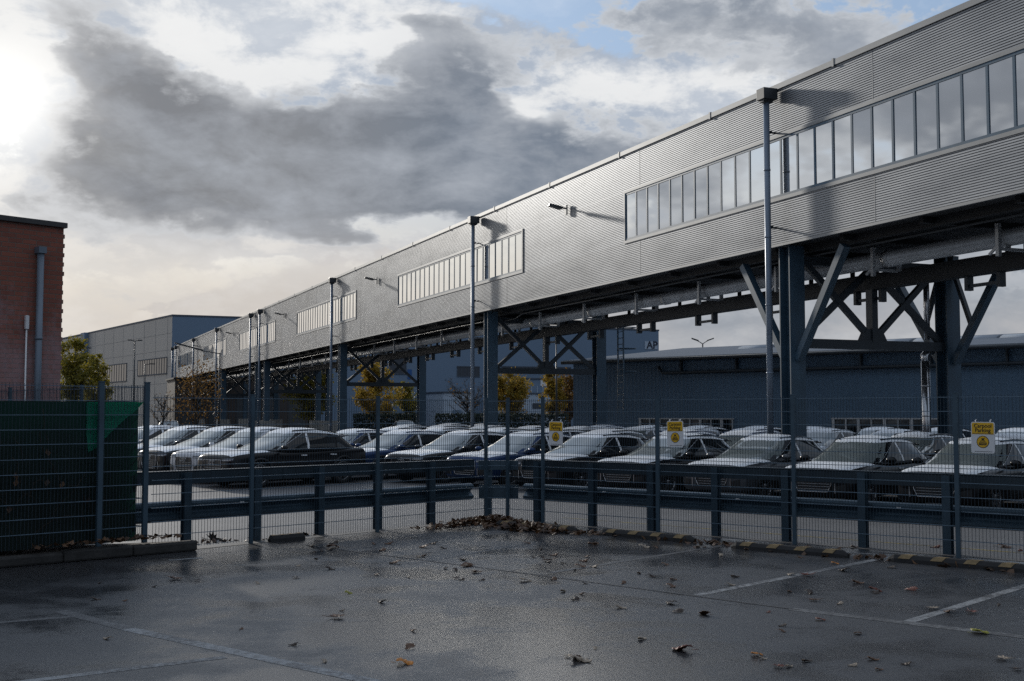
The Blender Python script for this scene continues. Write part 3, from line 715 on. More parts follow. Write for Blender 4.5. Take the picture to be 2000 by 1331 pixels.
u, z = uvB(50, 617); m = MB(); m.tube([(u, -.05, 0), (u, -.05, z-.25)], .016, 8); m.build('aerial_pole', M_['white'], brick)
m = MB(); m.box(u-.032, u+.032, -.09, -.02, z-.25, z); m.build('aerial_box', M_['white'], brick, .008)
# twigs on the roof
rr = random.Random(5); tw = empty('roof_weed', bx+E1*-1.30+E2*1.0+Vector((0, 0, HB+.13))); tag(tw, 'thin bare weed growing on the brick building roof', 'weed')
m = MB()
for k in range(5):
    p = Vector((rr.uniform(-.06, .06), 0, 0)); pts = [p]; d = Vector((rr.uniform(-.25, .25), 0, 1))
    for j in range(5): d += Vector((rr.uniform(-.3, .3), rr.uniform(-.1, .1), 0)); p = p+d.normalized()*.11; pts.append(p)
    m.tube(pts, [.007, .006, .005, .004, .003, .002], 5)
    for q in pts[2:]:
        m.tube([q, q+Vector((rr.uniform(-.1, .1), 0, rr.uniform(.03, .1)))], [.003, .002], 4)
        m.box(q.x-.012, q.x+.012, q.y-.004, q.y+.004, q.z, q.z+.025)
m.build('stems', M_['bark'], tw)

# ------------------------------------------------------------------ wire fences
FH = 2.26
def fence_panel(a, b, z0, h, parent, side):
    """double-rod mat panel between two posts"""
    a, b = Vector(a), Vector(b); L = (b-a).length; d = (b-a)/L; n = Vector((-d.y, d.x, 0))
    M = Matrix(((d.x, n.x, 0, a.x), (d.y, n.y, 0, a.y), (0, 0, 1, z0), (0, 0, 0, 1))); m = MB()
    k = int(L/.05)
    for i in range(k+1):
        x = .03+i*(L-.06)/k; m.box(x-.0023, x+.0023, -.0025, .0025, .03, h, 1, M)
    zz = h-.03
    while zz > .05:
        m.box(.0, L, .0034, .0124, zz-.0045, zz+.0045, 0, M); m.box(.0, L, -.0124, -.0034, zz-.0045, zz+.0045, 0, M); zz -= .2
    return m.build('mesh_panel', [M_['wire'], M_['wire_d']], parent)
def fence_post(p, z0, h, parent, wd=.06, dp=.04, d=E1):
    n = Vector((-d.y, d.x, 0)); M = Matrix(((d.x, n.x, 0, p[0]), (d.y, n.y, 0, p[1]), (0, 0, 1, z0), (0, 0, 0, 1)))
    m = MB(); m.box(-wd/2, wd/2, -dp/2-.045, dp/2-.045, 0, h, 0, M); m.box(-wd/2-.004, wd/2+.004, -dp/2-.05, dp/2-.04, h, h+.015, 0, M)
    k = 0
    for i in range(6): m.box(-.025, .025, -.045+dp/2, -.045+dp/2+.012, .25+.38*i, .30+.38*i, 0, M)
    return m.build('post', M_['fence'], parent)
PR = [Vector((.59, 21.5, 0))+Vector((1.883, -1.647, 0))*i for i in range(6)]
fr_ = empty('wire_fence', PR[0]*1.0); fr_.location = (0, 0, 0); tag(fr_, 'dark blue wire mesh fence on the right carrying the yellow signs', 'fence')
cA, cB = Vector((-.52, 22.1, 0)), Vector((-.05, 22.06, 0))
fence_panel(cB, PR[0], 0, FH, fr_, 1)
for i in range(len(PR)-1): fence_panel(PR[i], PR[i+1], 0, FH, fr_, 1)
dr = (PR[1]-PR[0]).normalized()
for q in [cB]+PR: fence_post(q, 0, FH+.02, fr_, d=dr)
fl_ = empty('wire_fence', (0, 0, 0)); tag(fl_, 'dark blue wire mesh fence running left from the leaf-filled corner', 'fence')
LP = [cA, Vector((-2.31, 20.08, 0)), Vector((-4.05, 18.30, 0)), Vector((-5.22, 17.15, 0))]
for i in range(len(LP)-1): fence_panel(LP[i], LP[i+1], .0, FH, fl_, 1)
fence_panel(cA, cB, 0, FH, fl_, 1)
dl = (LP[0]-LP[-1]).normalized()
for q in LP[:-1]: fence_post(q, 0, FH+.02, fl_, d=dl)
# left fence with tarpaulin on the kerb
KZ = .15
fg_ = empty('screen_fence', (0, 0, 0)); tag(fg_, 'taller wire fence on a kerb backed with dark green tarpaulin', 'fence')
ld = (Vector((-5.80, 16.60, 0))-Vector((-5.31, 17.08, 0))).normalized()
GP = [Vector((-5.31, 17.08, 0)), Vector((-5.80, 16.60, 0))]; GP += [GP[1]+ld*2.48*i for i in (1, 2, 3)]
for i in range(len(GP)-1): fence_panel(GP[i], GP[i+1], KZ, FH, fg_, 1)
for q in GP: fence_post(q, KZ, FH+.03, fg_, .07, .05, d=-ld)
tn = Vector((-E1.y, E1.x, 0))
def sheet(a, b, z0, z1, off, name, m_, seed, nx=60, nz=16, cut=None):
    rr = random.Random(seed); L = (b-a).length; ph = [rr.uniform(0, 6) for _ in range(4)]; rows = []
    for j in range(nz+1):
        row = []
        for i in range(nx+1):
            s = i/nx; z = z0+(z1-z0)*j/nz
            o = off+.018*math.sin(s*L*3.1+ph[0]+z)+.012*math.sin(s*L*7.3+ph[1])+.01*math.sin(z*5+ph[2]+s*3)
            row.append(a+(b-a)*s+tn*o+Vector((0, 0, z)))
        rows.append(row)
    m = MB(); m.grid(rows); return m.build(name, m_, fg_)
sheet(GP[0]+ld*.04, GP[-1], KZ+.02, 2.17, .12, 'tarpaulin', M_['tarp'], 1)
rr = random.Random(41); m = MB()  # unseen leaf mass added to block backlight through the lower tarpaulin
for i in range(5200):
    p = GP[0]+ld*rr.uniform(.15, 5.6)+tn*rr.uniform(.25, 1.0); z = KZ+min(1.72, abs(rr.gauss(.9, .55)))
    p.z = z; u = Vector((rr.uniform(-1, 1), rr.uniform(-1, 1), rr.uniform(-1, 1))).normalized()*.085; v = Vector((rr.uniform(-1, 1), rr.uniform(-1, 1), rr.uniform(-1, 1))).normalized()*.06
    m.add([p-u, p-v, p+u, p+v], [(0, 1, 2, 3)])
tag(m.build('hedge', M_['hedge']), 'dark hedge added behind the tarpaulin fence to block its backlight', 'hedge')
# sunlit patch of tarpaulin, its light painted as a separate brighter green piece
def m_sunlit():
    m = bpy.data.materials.new('sunlit_tarp'); m.use_nodes = True; t = m.node_tree; b = t.nodes['Principled BSDF']
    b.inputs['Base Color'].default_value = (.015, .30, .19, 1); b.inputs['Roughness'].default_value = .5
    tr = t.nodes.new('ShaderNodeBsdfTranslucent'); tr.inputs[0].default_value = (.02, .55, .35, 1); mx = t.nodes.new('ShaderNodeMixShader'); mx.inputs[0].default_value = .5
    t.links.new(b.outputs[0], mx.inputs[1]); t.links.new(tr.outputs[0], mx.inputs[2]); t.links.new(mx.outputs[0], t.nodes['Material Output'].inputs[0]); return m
fo = GP[0]+tn*.06
def uvT(x, y):
    p = on_plane(x, y, fo, tn)-fo; return p.dot(ld), p.z
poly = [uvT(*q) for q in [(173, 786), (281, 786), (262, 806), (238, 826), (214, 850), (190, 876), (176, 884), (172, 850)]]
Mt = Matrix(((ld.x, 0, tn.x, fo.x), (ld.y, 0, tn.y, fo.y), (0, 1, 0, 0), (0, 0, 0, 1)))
m = MB(); m.prism(poly, Mt, .006); m.build('sunlit_patch', m_sunlit(), fg_)
# return fence behind
rf = empty('wire_fence', (0, 0, 0)); tag(rf, 'wire mesh return fence in front of the brick wall behind the tarpaulin', 'fence')
QP = [GP[0]+E2*t for t in (0.06, 1.95, 4.4, 6.9)]
for i in range(3): fence_panel(QP[i], QP[i+1], KZ, FH, rf, 1)
for q in QP[1:]: fence_post(q, KZ, FH+.02, rf, d=E2)
# kerb, soil bed
k0 = G(387, 1076); kd = ld
kb = empty('kerb', (0, 0, 0)); m = MB()
Mk = Matrix(((kd.x, -tn.x, 0, k0.x), (kd.y, -tn.y, 0, k0.y), (0, 0, 1, 0), (0, 0, 0, 1)))
for i in range(10): m.box(i*1.0+.004, i*1.0+.996, -.16, 0, 0, KZ+.012*math.sin(i*2.3), 0, Mk)
o = m.build('kerb', M_['kerb'], None, .03); bpy.data.objects.remove(kb); tag(o, 'worn dark stone kerb under the tarpaulin fence', 'kerb')
m = MB(); a, b = k0+tn*.17+kd*.05, k0+tn*.17+kd*9.5; m.add([a+Vector((0, 0, .1)), b+Vector((0, 0, .1)), b+tn*3.5+Vector((0, 0, .14)), a+tn*.4+Vector((0, 0, .1))], [(0, 1, 2, 3)])
tag(m.build('soil_bed', M_['soil']), kind='structure')
# climbing plant stems hanging in the fence
rr = random.Random(11); vn = empty('climbing_plant', (0, 0, 0)); tag(vn, 'withered dark climbing plant tangled in the tarpaulin fence', 'climber')
m = MB(); lf = MB()
for k in range(16):
    s = rr.uniform(.1, 3.2); z = rr.uniform(.2, 1.2); p = GP[0]+ld*s+tn*.03+Vector((0, 0, z)); pts = [p]; d = Vector((0, 0, 1))+ld*rr.uniform(-.8, .8)
    for j in range(6):
        d = d+ld*rr.uniform(-.5, .5)+Vector((0, 0, rr.uniform(-.6, .3))); p = p+d.normalized()*rr.uniform(.08, .2); pts.append(p)
        q = p; a_, b_ = ld*.045, Vector((rr.uniform(-.02, .02), rr.uniform(-.02, .02), .05))
        if rr.random() < .16: lf.add([q-a_, q-b_, q+a_*.8, q+b_], [(0, 1, 2, 3)])
    m.tube(pts, .004, 4)
m.build('stems', M_['bark'], vn); lf.build('leaves', M_['lf_dead'], vn)

# ------------------------------------------------------------------ carpool signs
def make_sign():
    o = empty('carpool_sign'); W2, H2 = .16, .215
    def rrect(w, h, r, n=5):
        pts = []
        for cx, cy, a0 in ((w-r, h-r, 0), (-w+r, h-r, 90), (-w+r, -h+r, 180), (w-r, -h+r, 270)):
            for i in range(n+1): t = R(a0+90*i/n); pts.append((cx+r*math.cos(t), cy+r*math.sin(t)))
        return pts
    TM = Matrix(((1, 0, 0, 0), (0, 0, -1, 0), (0, 1, 0, 0), (0, 0, 0, 1)))   # x right, y up -> z, depth -> -y
    m = MB(); m.prism(rrect(W2, H2, .03), TM, .008); m.build('plate', M_['white'], o)
    m = MB(); pts = [p for p in rrect(W2-.012, H2-.012, .022) if p[1] > .05]; pts = pts+[(-(W2-.012), .045), (W2-.012, .045)]
    m.prism(pts, Matrix.Translation((0, -.0082, 0)) @ TM, .002); hd = m.build('header_panel', M_['yellow'], o)
    TT = Matrix(((1, 0, 0, 0), (0, 0, -1, -.0108), (0, 1, 0, .128), (0, 0, 0, 1)))
    text_obj('lettering', 'Carpool\nParking', .072, TT, M_['ink'], hd, .0006)
    def disc(r, n=28): return [(r*math.cos(2*math.pi*i/n), r*math.sin(2*math.pi*i/n)-.06) for i in range(n)]
    m = MB(); m.prism(disc(.085), Matrix.Translation((0, -.0082, 0)) @ TM, .0015); em = m.build('emblem', M_['ink'], o)
    m = MB(); m.prism(disc(.076), Matrix.Translation((0, -.0099, 0)) @ TM, .001); m.build('emblem_disc', M_['yellow'], em)
    m = MB(); T2 = Matrix.Translation((0, -.0111, -.06)) @ TM
    m.prism([(-.05, -.045), (.05, -.045), (.052, -.01), (.036, .0), (.026, .022), (-.026, .022), (-.036, .0), (-.052, -.01)], T2, .001)
    m.prism([(-.012, .024), (.02, .024), (.016, .04), (.03, .056), (.018, .058), (.004, .044), (-.008, .054), (-.02, .046)], T2, .001)
    m.build('pictogram', M_['ink'], em)
    m = MB(); T3 = Matrix.Translation((0, -.0123, -.06)) @ TM
    for y0, y1 in ((-.012, -.006), (-.030, -.024)): m.prism([(-.042, y0), (.042, y0), (.042, y1), (-.042, y1)], T3, .0006)
    m.prism([(-.028, .004), (.028, .004), (.020, .016), (-.020, .016)], T3, .0006); m.build('pictogram_detail', M_['yellow'], em)
    m = MB(); m.prism([(-.11, -.196), (.13, -.196), (.13, -.19), (-.11, -.19)], Matrix.Translation((0, -.0082, 0)) @ TM, .001); m.prism([(-.14, .052), (.14, .052), (.14, .057), (-.14, .057)], Matrix.Translation((0, -.0112, 0)) @ TM, .0008)
    m.build('small_print', M_['lampm'], o)
    m = MB()
    for x in (-.10, .10): m.tube([(x, .002, .2), (x, -.002, .235), (x, .03, .245)], .007, 6)
    m.build('hook', M_['white'], o); return o
sign0 = make_sign(); rzs = math.atan2(dr.y, dr.x)
fn_ = Vector((dr.y, -dr.x, 0))
for i, (px, py, lab) in enumerate([(1920, 855, 'carpool parking sign hanging on the fence at the far right of the photo'),
                                   (1319, 848, 'carpool parking sign in the middle, just right of a fence post'),
                                   (1086, 847, 'carpool parking sign nearest the leafy fence corner')]):
    o = sign0 if i == 0 else copy_tree(sign0)
    p = on_plane(px, py, PR[0]+fn_*.035, fn_); o.location = p; o.rotation_euler = (0, R((.8, -1.2, 1.0)[i]), rzs); tag(o, lab, 'sign', 'yellow and white carpool parking signs')

# ------------------------------------------------------------------ crash barriers
def wbeam(m, a, b, zc, off, n):
    """W-profile along a-b"""
    prof = [(.0, -.155), (.05, -.14), (.08, -.11), (.08, -.075), (.02, -.03), (.0, 0), (.02, .03), (.08, .075), (.08, .11), (.05, .14), (.0, .155)]
    front = [[p+n*(off+y)+Vector((0, 0, zc+z)) for y, z in prof] for p in (a, b)]
    m.grid(front, 0, False); m.grid([[p+n*(off+y-.006)+Vector((0, 0, zc+z)) for y, z in prof] for p in (a, b)], 0, False)
def barrier(a, b, n, first, step, cnt, label, endcap):
    o = empty('crash_barrier', (0, 0, 0)); tag(o, label, 'barrier'); d = (b-a).normalized()
    Mm = lambda p: Matrix(((d.x, n.x, 0, p.x), (d.y, n.y, 0, p.y), (0, 0, 1, 0), (0, 0, 0, 1)))
    m = MB(); L = (b-a).length; m.box(0, L, -.19, -.062, .94, 1.12, 0, Mm(a)); m.box(0, L, -.21, -.05, 1.123, 1.138, 0, Mm(a))
    for i in range(int(L/1.33)+1): m.box(i*1.33, i*1.33+.06, -.0615, -.05, .95, 1.11, 0, Mm(a))
    m.build('top_rail', M_['rail_d'], o, .01)
    m = MB(); wbeam(m, a, b, .53, -.17, n)
    m.build('lower_rail', M_['rail'], o)
    if endcap:
        m = MB(); e = a; pts = []
        m.box(-.42, .02, -.13, -.11, .39, .67, 0, Mm(a)); m.box(-.62, -.42, -.13, -.11, .34, .72, 0, Mm(a)); m.build('rail_end', M_['rail'], o)
    for i in range(cnt):
        p = a+d*(first+step*i); m = MB()
        m.box(-.06, .06, .05, .058, 0, 1.12, 0, Mm(p)); m.box(-.06, .06, -.058, -.05, 0, 1.1, 0, Mm(p)); m.box(-.004, .004, -.05, .05, 0, 1.1, 0, Mm(p)); m.build('post', M_['rail'], o)
    for i in range(int(L/2.7)):
        p = a+d*(1.9+2.7*i); m = MB(); m.box(-.03, .0, -.085, -.075, .60, .622, 0, Mm(p)); m.box(.005, .035, -.085, -.075, .60, .622, 0, Mm(p)); m.build('reflector', M_['reflector'], o)
    return o
nl = (Vector((dl.y, -dl.x, 0))); nl = nl if nl.dot(Vector((0, -1, 0))) > 0 else -nl
nr_ = fn_
off = .24
la = LP[-1]-dl*.15-nl*off; lb = LP[0]-nl*off+dl*.05
# post spacing follows the photograph's posts
pl1 = on_plane(363, 1040, la, nl); s1 = (pl1-la).dot(dl)
barrier(la+Vector((0, 0, 0)), lb, nl, s1, 1.245, 5, 'steel crash barrier behind the left wire fence', True)
ra = cB-nr_*off+dr*.05; rb = PR[-1]-nr_*off
pr1 = on_plane(1050, 1000, ra, nr_); s2 = (pr1-ra).dot(dr)
barrier(ra, rb, nr_, s2, 1.27, 9, 'steel crash barrier behind the right wire fence', False)
m = MB(); ca, cb_ = lb, ra; dcn = (cb_-ca).normalized(); ncn = Vector((dcn.y, -dcn.x, 0)); ncn = ncn if ncn.y < 0 else -ncn
mc = Matrix(((dcn.x, ncn.x, 0, ca.x), (dcn.y, ncn.y, 0, ca.y), (0, 0, 1, 0), (0, 0, 0, 1)))
m.box(.03, (cb_-ca).length-.03, -.06, .04, .945, 1.115, 0, mc); m.box(.03, (cb_-ca).length-.03, -.05, -.02, .40, .66, 0, mc)
m.box(.18, .28, -.06, .0, 0, .94, 0, mc); tag(m.build('corner_rail', M_['rail']), 'short chamfered barrier piece closing the fence corner', 'barrier')

# ------------------------------------------------------------------ wheel stops
def make_stop():
    o = empty('wheel_stop'); m = MB(); prof = [(-.08, 0), (-.075, .05), (-.045, .10), (.045, .10), (.075, .05), (.08, 0)]; L = .92
    def pr(s, k=1.0): return [(s, y*k, z*k) for y, z in prof]
    m.grid([pr(-L, .55), pr(-L+.10), pr(L-.10), pr(L, .55)], 0, False); m.f += [(0, 1, 2, 3, 4, 5), (18, 19, 20, 21, 22, 23)]; m.m += [0, 0]; m.sm += [False, False]
    m.build('rubber_block', M_['rubber'], o, .008)
    for i in range(4):
        x = -.66+.44*i; m = MB(); t = .004
        m.add([(x-.10, -.0765-t, .055), (x+.06, -.0765-t, .055), (x+.10, -.045-t*.6, .10+t), (x-.06, -.045-t*.6, .10+t), (x-.02, .045, .10+t), (x+.14, .045, .10+t)], [(0, 1, 2, 3), (3, 2, 5, 4)])
        m.build('yellow_patch', M_['stopyel'], o)
    return o
st0 = make_stop(); fdir = dr
stops = [((1262, 1052), 'black wheel stop with yellow patches left of the middle carpool sign'), ((1540, 1080), 'black and yellow wheel stop between the two painted bay lines'), ((1868, 1107), 'black and yellow wheel stop under the far right carpool sign'),
         ((1046, 1034), 'yellow patched wheel stop half buried in the leaf pile')]
for i, (px, lab) in enumerate(stops):
    o = st0 if i == 0 else copy_tree(st0); o.location = G(*px); o.rotation_euler = (0, 0, math.atan2(fdir.y, fdir.x)); tag(o, lab, 'wheel stop', 'rubber wheel stops along the fence')
o = copy_tree(st0); o.location = G(560, 1056); o.rotation_euler = (0, 0, math.atan2(dl.y, dl.x)+math.pi); o.scale = (.36, 1, 1); tag(o, 'short dark wheel stop by the left wire fence', 'wheel stop', 'rubber wheel stops along the fence')

# ------------------------------------------------------------------ cars
def lerp(a, b, t): return a+(b-a)*t
def interp(tab, x):
    """smooth (Catmull-like) lookup in a table of (x, v...)"""
    if x <= tab[0][0]: return tab[0][1:]
    if x >= tab[-1][0]: return tab[-1][1:]
    for i in range(len(tab)-1):
        if tab[i][0] <= x <= tab[i+1][0]:
            t = (x-tab[i][0])/(tab[i+1][0]-tab[i][0]); out = []
            for k in range(1, len(tab[i])):
                h = tab[i+1][0]-tab[i][0]
                m0 = (tab[i+1][k]-tab[i-1][k])/(tab[i+1][0]-tab[i-1][0]) if i > 0 else (tab[i+1][k]-tab[i][k])/h
                m1 = (tab[i+2][k]-tab[i][k])/(tab[i+2][0]-tab[i][0]) if i < len(tab)-2 else (tab[i+1][k]-tab[i][k])/h
                t2, t3 = t*t, t*t*t
                out.append((2*t3-3*t2+1)*tab[i][k]+(t3-2*t2+t)*h*m0+(-2*t3+3*t2)*tab[i+1][k]+(t3-t2)*h*m1)
            return out
LOWER = [(-2.40, .52, .84, .62), (-2.36, .36, .98, .80), (-2.22, .27, 1.04, .89), (-1.6, .24, 1.055, .945), (-.6, .22, 1.03, .95), (.5, .22, 1.005, .95), (1.0, .22, 1.01, .95),
         (1.45, .22, 1.0, .945), (1.9, .23, .965, .93), (2.18, .24, .925, .885), (2.31, .26, .885, .82), (2.37, .30, .82, .73), (2.395, .40, .71, .62)]
RING = [(0, 1.0), (.35, .997), (.62, .985), (.80, .955), (.90, .905), (.95, .83), (.962, .76), (.985, .66), (1.0, .50), (.995, .34), (.985, .22), (.96, .10), (.88, .02), (.5, 0), (0, 0)]
def ring_at(x):
    zb, zt, hw = interp(LOWER, x); half = [(hw*a, zb+(zt-zb)*b) for a, b in RING]
    return [(y, z) for y, z in half]+[(-y, z) for y, z in half[-2:0:-1]]
def low_y(x, z):
    """half width of the lower body at x, height z (0 when outside)"""
    zb, zt, hw = interp(LOWER, x); f = (z-zb)/(zt-zb)
    if f < 0 or f > 1: return -1
    for i in range(len(RING)-1):
        if RING[i][1] >= f >= RING[i+1][1]:
            d = RING[i][1]-RING[i+1][1]; t = 0 if d == 0 else (RING[i][1]-f)/d
            return hw*lerp(RING[i][0], RING[i+1][0], t)
    return -1
def nose_x(y, z, sgn=1):
    """x of the body's front (sgn 1) or rear (sgn -1) skin at y, z"""
    a, b = (1.2, 2.395) if sgn > 0 else (-1.6, -2.40)
    for _ in range(26):
        c = (a+b)/2
        if low_y(c, z) >= abs(y): a = c
        else: b = c
    return a
XM = -.45
def gh(v):
    """greenhouse outline at relative height v: front x, rear x, half width, z"""
    xf = lerp(1.32, .22, v**1.1); xr = lerp(-2.24, -1.72, v**.9); hw = lerp(.895, .64, v**1.3); z = lerp(.985, 1.455, v); return xf, xr, hw, z
def gh_y(x, v, N=4.0):
    xf, xr, hw, z = gh(v); r_ = (x-XM)/(xf-XM) if x > XM else (XM-x)/(XM-xr)
    return hw*max(0, 1-min(1, abs(r_))**N)**(1/N)
def gh_xf(y, v, N=4.0):
    xf, xr, hw, z = gh(v); return XM+(xf-XM)*max(0, 1-min(1, abs(y)/hw)**N)**(1/N)
def gh_xr(y, v, N=4.0):
    xf, xr, hw, z = gh(v); return XM-(XM-xr)*max(0, 1-min(1, abs(y)/hw)**N)**(1/N)
def roof_pt(u, t):
    """roof crown: u angle index, t 0 edge .. 1 middle"""
    xf, xr, hw, z = gh(1.0); c, s_ = math.cos(u), math.sin(u); N = 4.0
    k = (abs(c)**N+abs(s_)**N)**(-1/N); x = XM+(c*k)*((xf-XM) if c > 0 else (XM-xr)); y = s_*k*hw
    q = 1-t; return Vector((XM+(x-XM)*q, y*q, z+.098*(1-q**2.2)))
AX = (1.48, -1.42); WR = .365
def patch(m, f, us, vs, off=0.0, mi=0):
    m.grid([[f(u, v) for u in us] for v in vs], mi)
def frange(a, b, n): return [a+(b-a)*i/n for i in range(n+1)]
def side_patch(xa, xb, v0, v1, sgn, off, nx=8, nv=6):
    """a patch on the greenhouse side between x limits given as functions of v"""
    m = MB(); rows = []
    for v in frange(v0, v1, nv):
        a, b = xa(v), xb(v); rows.append([Vector((x, sgn*(gh_y(x, v)+off), gh(v)[3])) for x in frange(a, b, nx)])
    m.grid(rows); return m
def nose_patch(y0, y1, zlo, zhi, off, sgn=1, ny=10, nz=5):
    m = MB(); rows = []
    for j in range(nz+1):
        row = []
        for i in range(ny+1):
            y = y0+(y1-y0)*i/ny; a, b = zlo(y), zhi(y); z = a+(b-a)*j/nz
            row.append(Vector((nose_x(y, z, sgn)+off*sgn, y*1.0, z)))
        rows.append(row)
    m.grid(rows); return m
def crinkle(p, s, amp): 
    return amp*(math.sin(p.x*s*1.7+p.y*s*.9+1)*.5+math.sin(p.x*s*.7-p.y*s*2.3)*.5+math.sin(p.y*s*3.1+p.x*s*2.9)*.35)
def make_car():
    o = empty('parked_car')
    xs = sorted(set([-2.40, -2.385, -2.36, -2.30, -2.24]+frange(-2.2, 2.1, 62)+[2.18, 2.25, 2.31, 2.35, 2.38, 2.395]))
    m = MB(); rings = [[Vector((x, y, z)) for y, z in ring_at(x)] for x in xs]
    nr, nc = len(rings), len(rings[0]); vs = [q for rg in rings for q in rg]; fs = []
    for i in range(nr-1):
        for j in range(nc):
            f = (i*nc+j, i*nc+(j+1) % nc, (i+1)*nc+(j+1) % nc, (i+1)*nc+j); c = sum((vs[k] for k in f), Vector())/4
            if abs(c.y) > .55 and any((c.x-ax)**2+(c.z-WR)**2 < .40**2 for ax in AX): continue
            fs.append(f)
    fs.append(tuple(range(nc))[::-1]); fs.append(tuple((nr-1)*nc+k for k in range(nc)))
    m.add(vs, fs, 0, True)
    # greenhouse skin
    NU = 56; rows = []
    for v in frange(-.05, 1.0, 9):
        xf, xr, hw, z = gh(max(0, v)); z = lerp(.985, 1.455, v); row = []
        for k in range(NU):
            u = 2*math.pi*k/NU; c, s_ = math.cos(u), math.sin(u); kk = (abs(c)**4+abs(s_)**4)**-.25
            row.append(Vector((XM+c*kk*((xf-XM) if c > 0 else (XM-xr)), s_*kk*hw, z)))
        rows.append(row)
    for t in (.12, .3, .55, .8, .97): rows.append([roof_pt(2*math.pi*k/NU, t) for k in range(NU)])
    m.grid(rows, 0, True, True)
    # side sculpting crease strips & roof rails
    for sg in (-1, 1):
        m.tube([(x, sg*(gh_y(x, 1.0)*.93), 1.485+.03*(1-abs(x+.7)/1.0)) for x in frange(-1.5, .12, 8)], .018, 6)
    body = m.build('body', M_['p_black'], o)
    # dark lower cladding and wheel arches
    m = MB()
    for sg in (-1, 1):
        for ax in AX:
            ring = []
            for k in range(15):
                t = math.pi*k/14*1.16-.25; row = []
                for rr_, dy in ((.385, -.10), (.385, .012), (.43, .014), (.445, -.01)):
                    x = ax+rr_*math.cos(t); z = WR+rr_*math.sin(t); yy = max(low_y(x, max(z, .26)), .80); row.append(Vector((x, sg*(yy+dy), z)))
                ring.append(row)
            m.grid(ring)
        m.grid([[Vector((x, sg*(low_y(x, z)+.008), z)) for x in frange(AX[1]+.42, AX[0]-.42, 8)] for z in (.24, .30, .36)])
    m.build('cladding', M_['black'], o)
    m = MB()
    for ax in AX: m.box(ax-.42, ax+.42, -.72, .72, .2, .84)
    m.build('wheel_well', M_['rubber'], o)
    # windows
    m = MB(); m.grid([[Vector((gh_xf(y*gh(v)[2]*.925, v)+.006, y*gh(v)[2]*.925, gh(v)[3]+.004)) for y in frange(-1, 1, 14)] for v in frange(.02, .97, 8)]); m.build('windscreen', M_['screen'], o)
    m = MB(); m.grid([[Vector((gh_xr(y*gh(v)[2]*.88, v)-.006, y*gh(v)[2]*.88, gh(v)[3]+.004)) for y in frange(-1, 1, 10)] for v in frange(.18, .93, 6)]); m.build('rear_window', M_['carglass'], o)
    fa = lambda v: gh(v)[0]-.40-.02*v; bp = lambda v: -.12-.06*v; bq = lambda v: -.20-.06*v; cp = lambda v: -1.13-.10*v; cq = lambda v: -1.20-.11*v; dq = lambda v: lerp(-1.92, -1.48, v**1.3)
    for sg in (-1, 1):
        for xl in (.86, -.17, -1.16):      # door shut lines
            q = MB(); q.grid([[Vector((xl+dx_+(.05 if xl > 0 else .0)*(z-.6), sg*(low_y(xl, z)+.003), z)) for dx_ in (-.006, .006)] for z in frange(.36, .97, 8)]); q.build('door_gap', M_['grille'], o)
        for xa, xb in ((bp, fa), (cp, bq), (dq, cq)): side_patch(xa, xb, .07, .90, sg, .006).build('side_window', M_['carglass'], o)
        side_patch(bq, bp, .05, .92, sg, .010, 2).build('pillar_film', M_['film'], o)
        m = MB()   # chrome window line
        pts = [(x, sg*(gh_y(x, .93)+.010), gh(.93)[3]) for x in frange(dq(.93), fa(.93), 14)]; pts += [(fa(v), sg*(gh_y(fa(v), v)+.010), gh(v)[3]) for v in frange(.88, .06, 6)]
        m.tube(pts, .009, 5); m.build('window_trim', M_['chrome'], o)
        # mirror
        m = MB(); c = Vector((.78, sg*1.03, 1.06)); rows = []
        for i in range(7):
            a = math.pi*i/6-math.pi/2
            rows.append([c+Vector((.085*math.sin(a) if True else 0, sg*.125*math.cos(a)*math.cos(b_)*1.0, .078*math.cos(a)*math.sin(b_)))+Vector((0, 0, 0)) for b_ in [2*math.pi*k/12 for k in range(12)]])
        m.grid(rows, 0, True, True); m.beam((.80, sg*.86, 1.0), (.79, sg*.98, 1.03), .06, .035); m.build('mirror', M_['p_black'], o)
        m = MB()
        for hx in (.02, -1.02): m.beam((hx-.10, sg*(low_y(hx, .84)+.018), .84), (hx+.10, sg*(low_y(hx, .845)+.018), .845), .025, .03)
        m.build('door_handle', M_['film'], o)
        # lamps
        hl = nose_patch(sg*.44, sg*.80, lambda y: .725+.02*abs(y), lambda y: .800+.03*(abs(y)-.44), .008, 1, 10, 3); h = hl.build('headlight', M_['lamp'], o)
        m = nose_patch(sg*.47, sg*.76, lambda y: .733+.02*abs(y), lambda y: .746+.02*abs(y), .014, 1, 8, 1); m.build('light_strip', M_['reflector'], h)
        nose_patch(sg*.46, sg*.80, lambda y: .83, lambda y: .90, .008, -1, 8, 3).build('taillight', M_['tail'], o)
        m = nose_patch(sg*.50, sg*.74, lambda y: .36+.10*(abs(y)-.50), lambda y: .56-.25*(.74-abs(y)), .007, 1, 6, 4); m.build('air_intake', M_['grille'], o)
        m = nose_patch(sg*.49, sg*.515, lambda y: .35, lambda y: .57, .016, 1, 1, 5); m.build('intake_trim', M_['chrome'], o)
        # wheels
        for ax in AX:
            T = Matrix(((1, 0, 0, ax), (0, 0, sg, sg*.78), (0, 1, 0, WR), (0, 0, 0, 1)))
            m = MB(); m.lathe([(.25, -.10), (.33, -.115), (.36, -.09), (.365, 0), (.36, .09), (.33, .115), (.262, .10), (.255, .06)], T, 26); wh = m.build('wheel', M_['tyre'], o)
            m = MB(); m.lathe([(.262, .098), (.248, .102), (.24, .04), (.22, .0), (.0, -.01)], T, 26)
            rim = m.build('rim', M_['grille'], wh); m = MB(); m.lathe([(.264, .10), (.252, .108), (.243, .09)], T, 26)
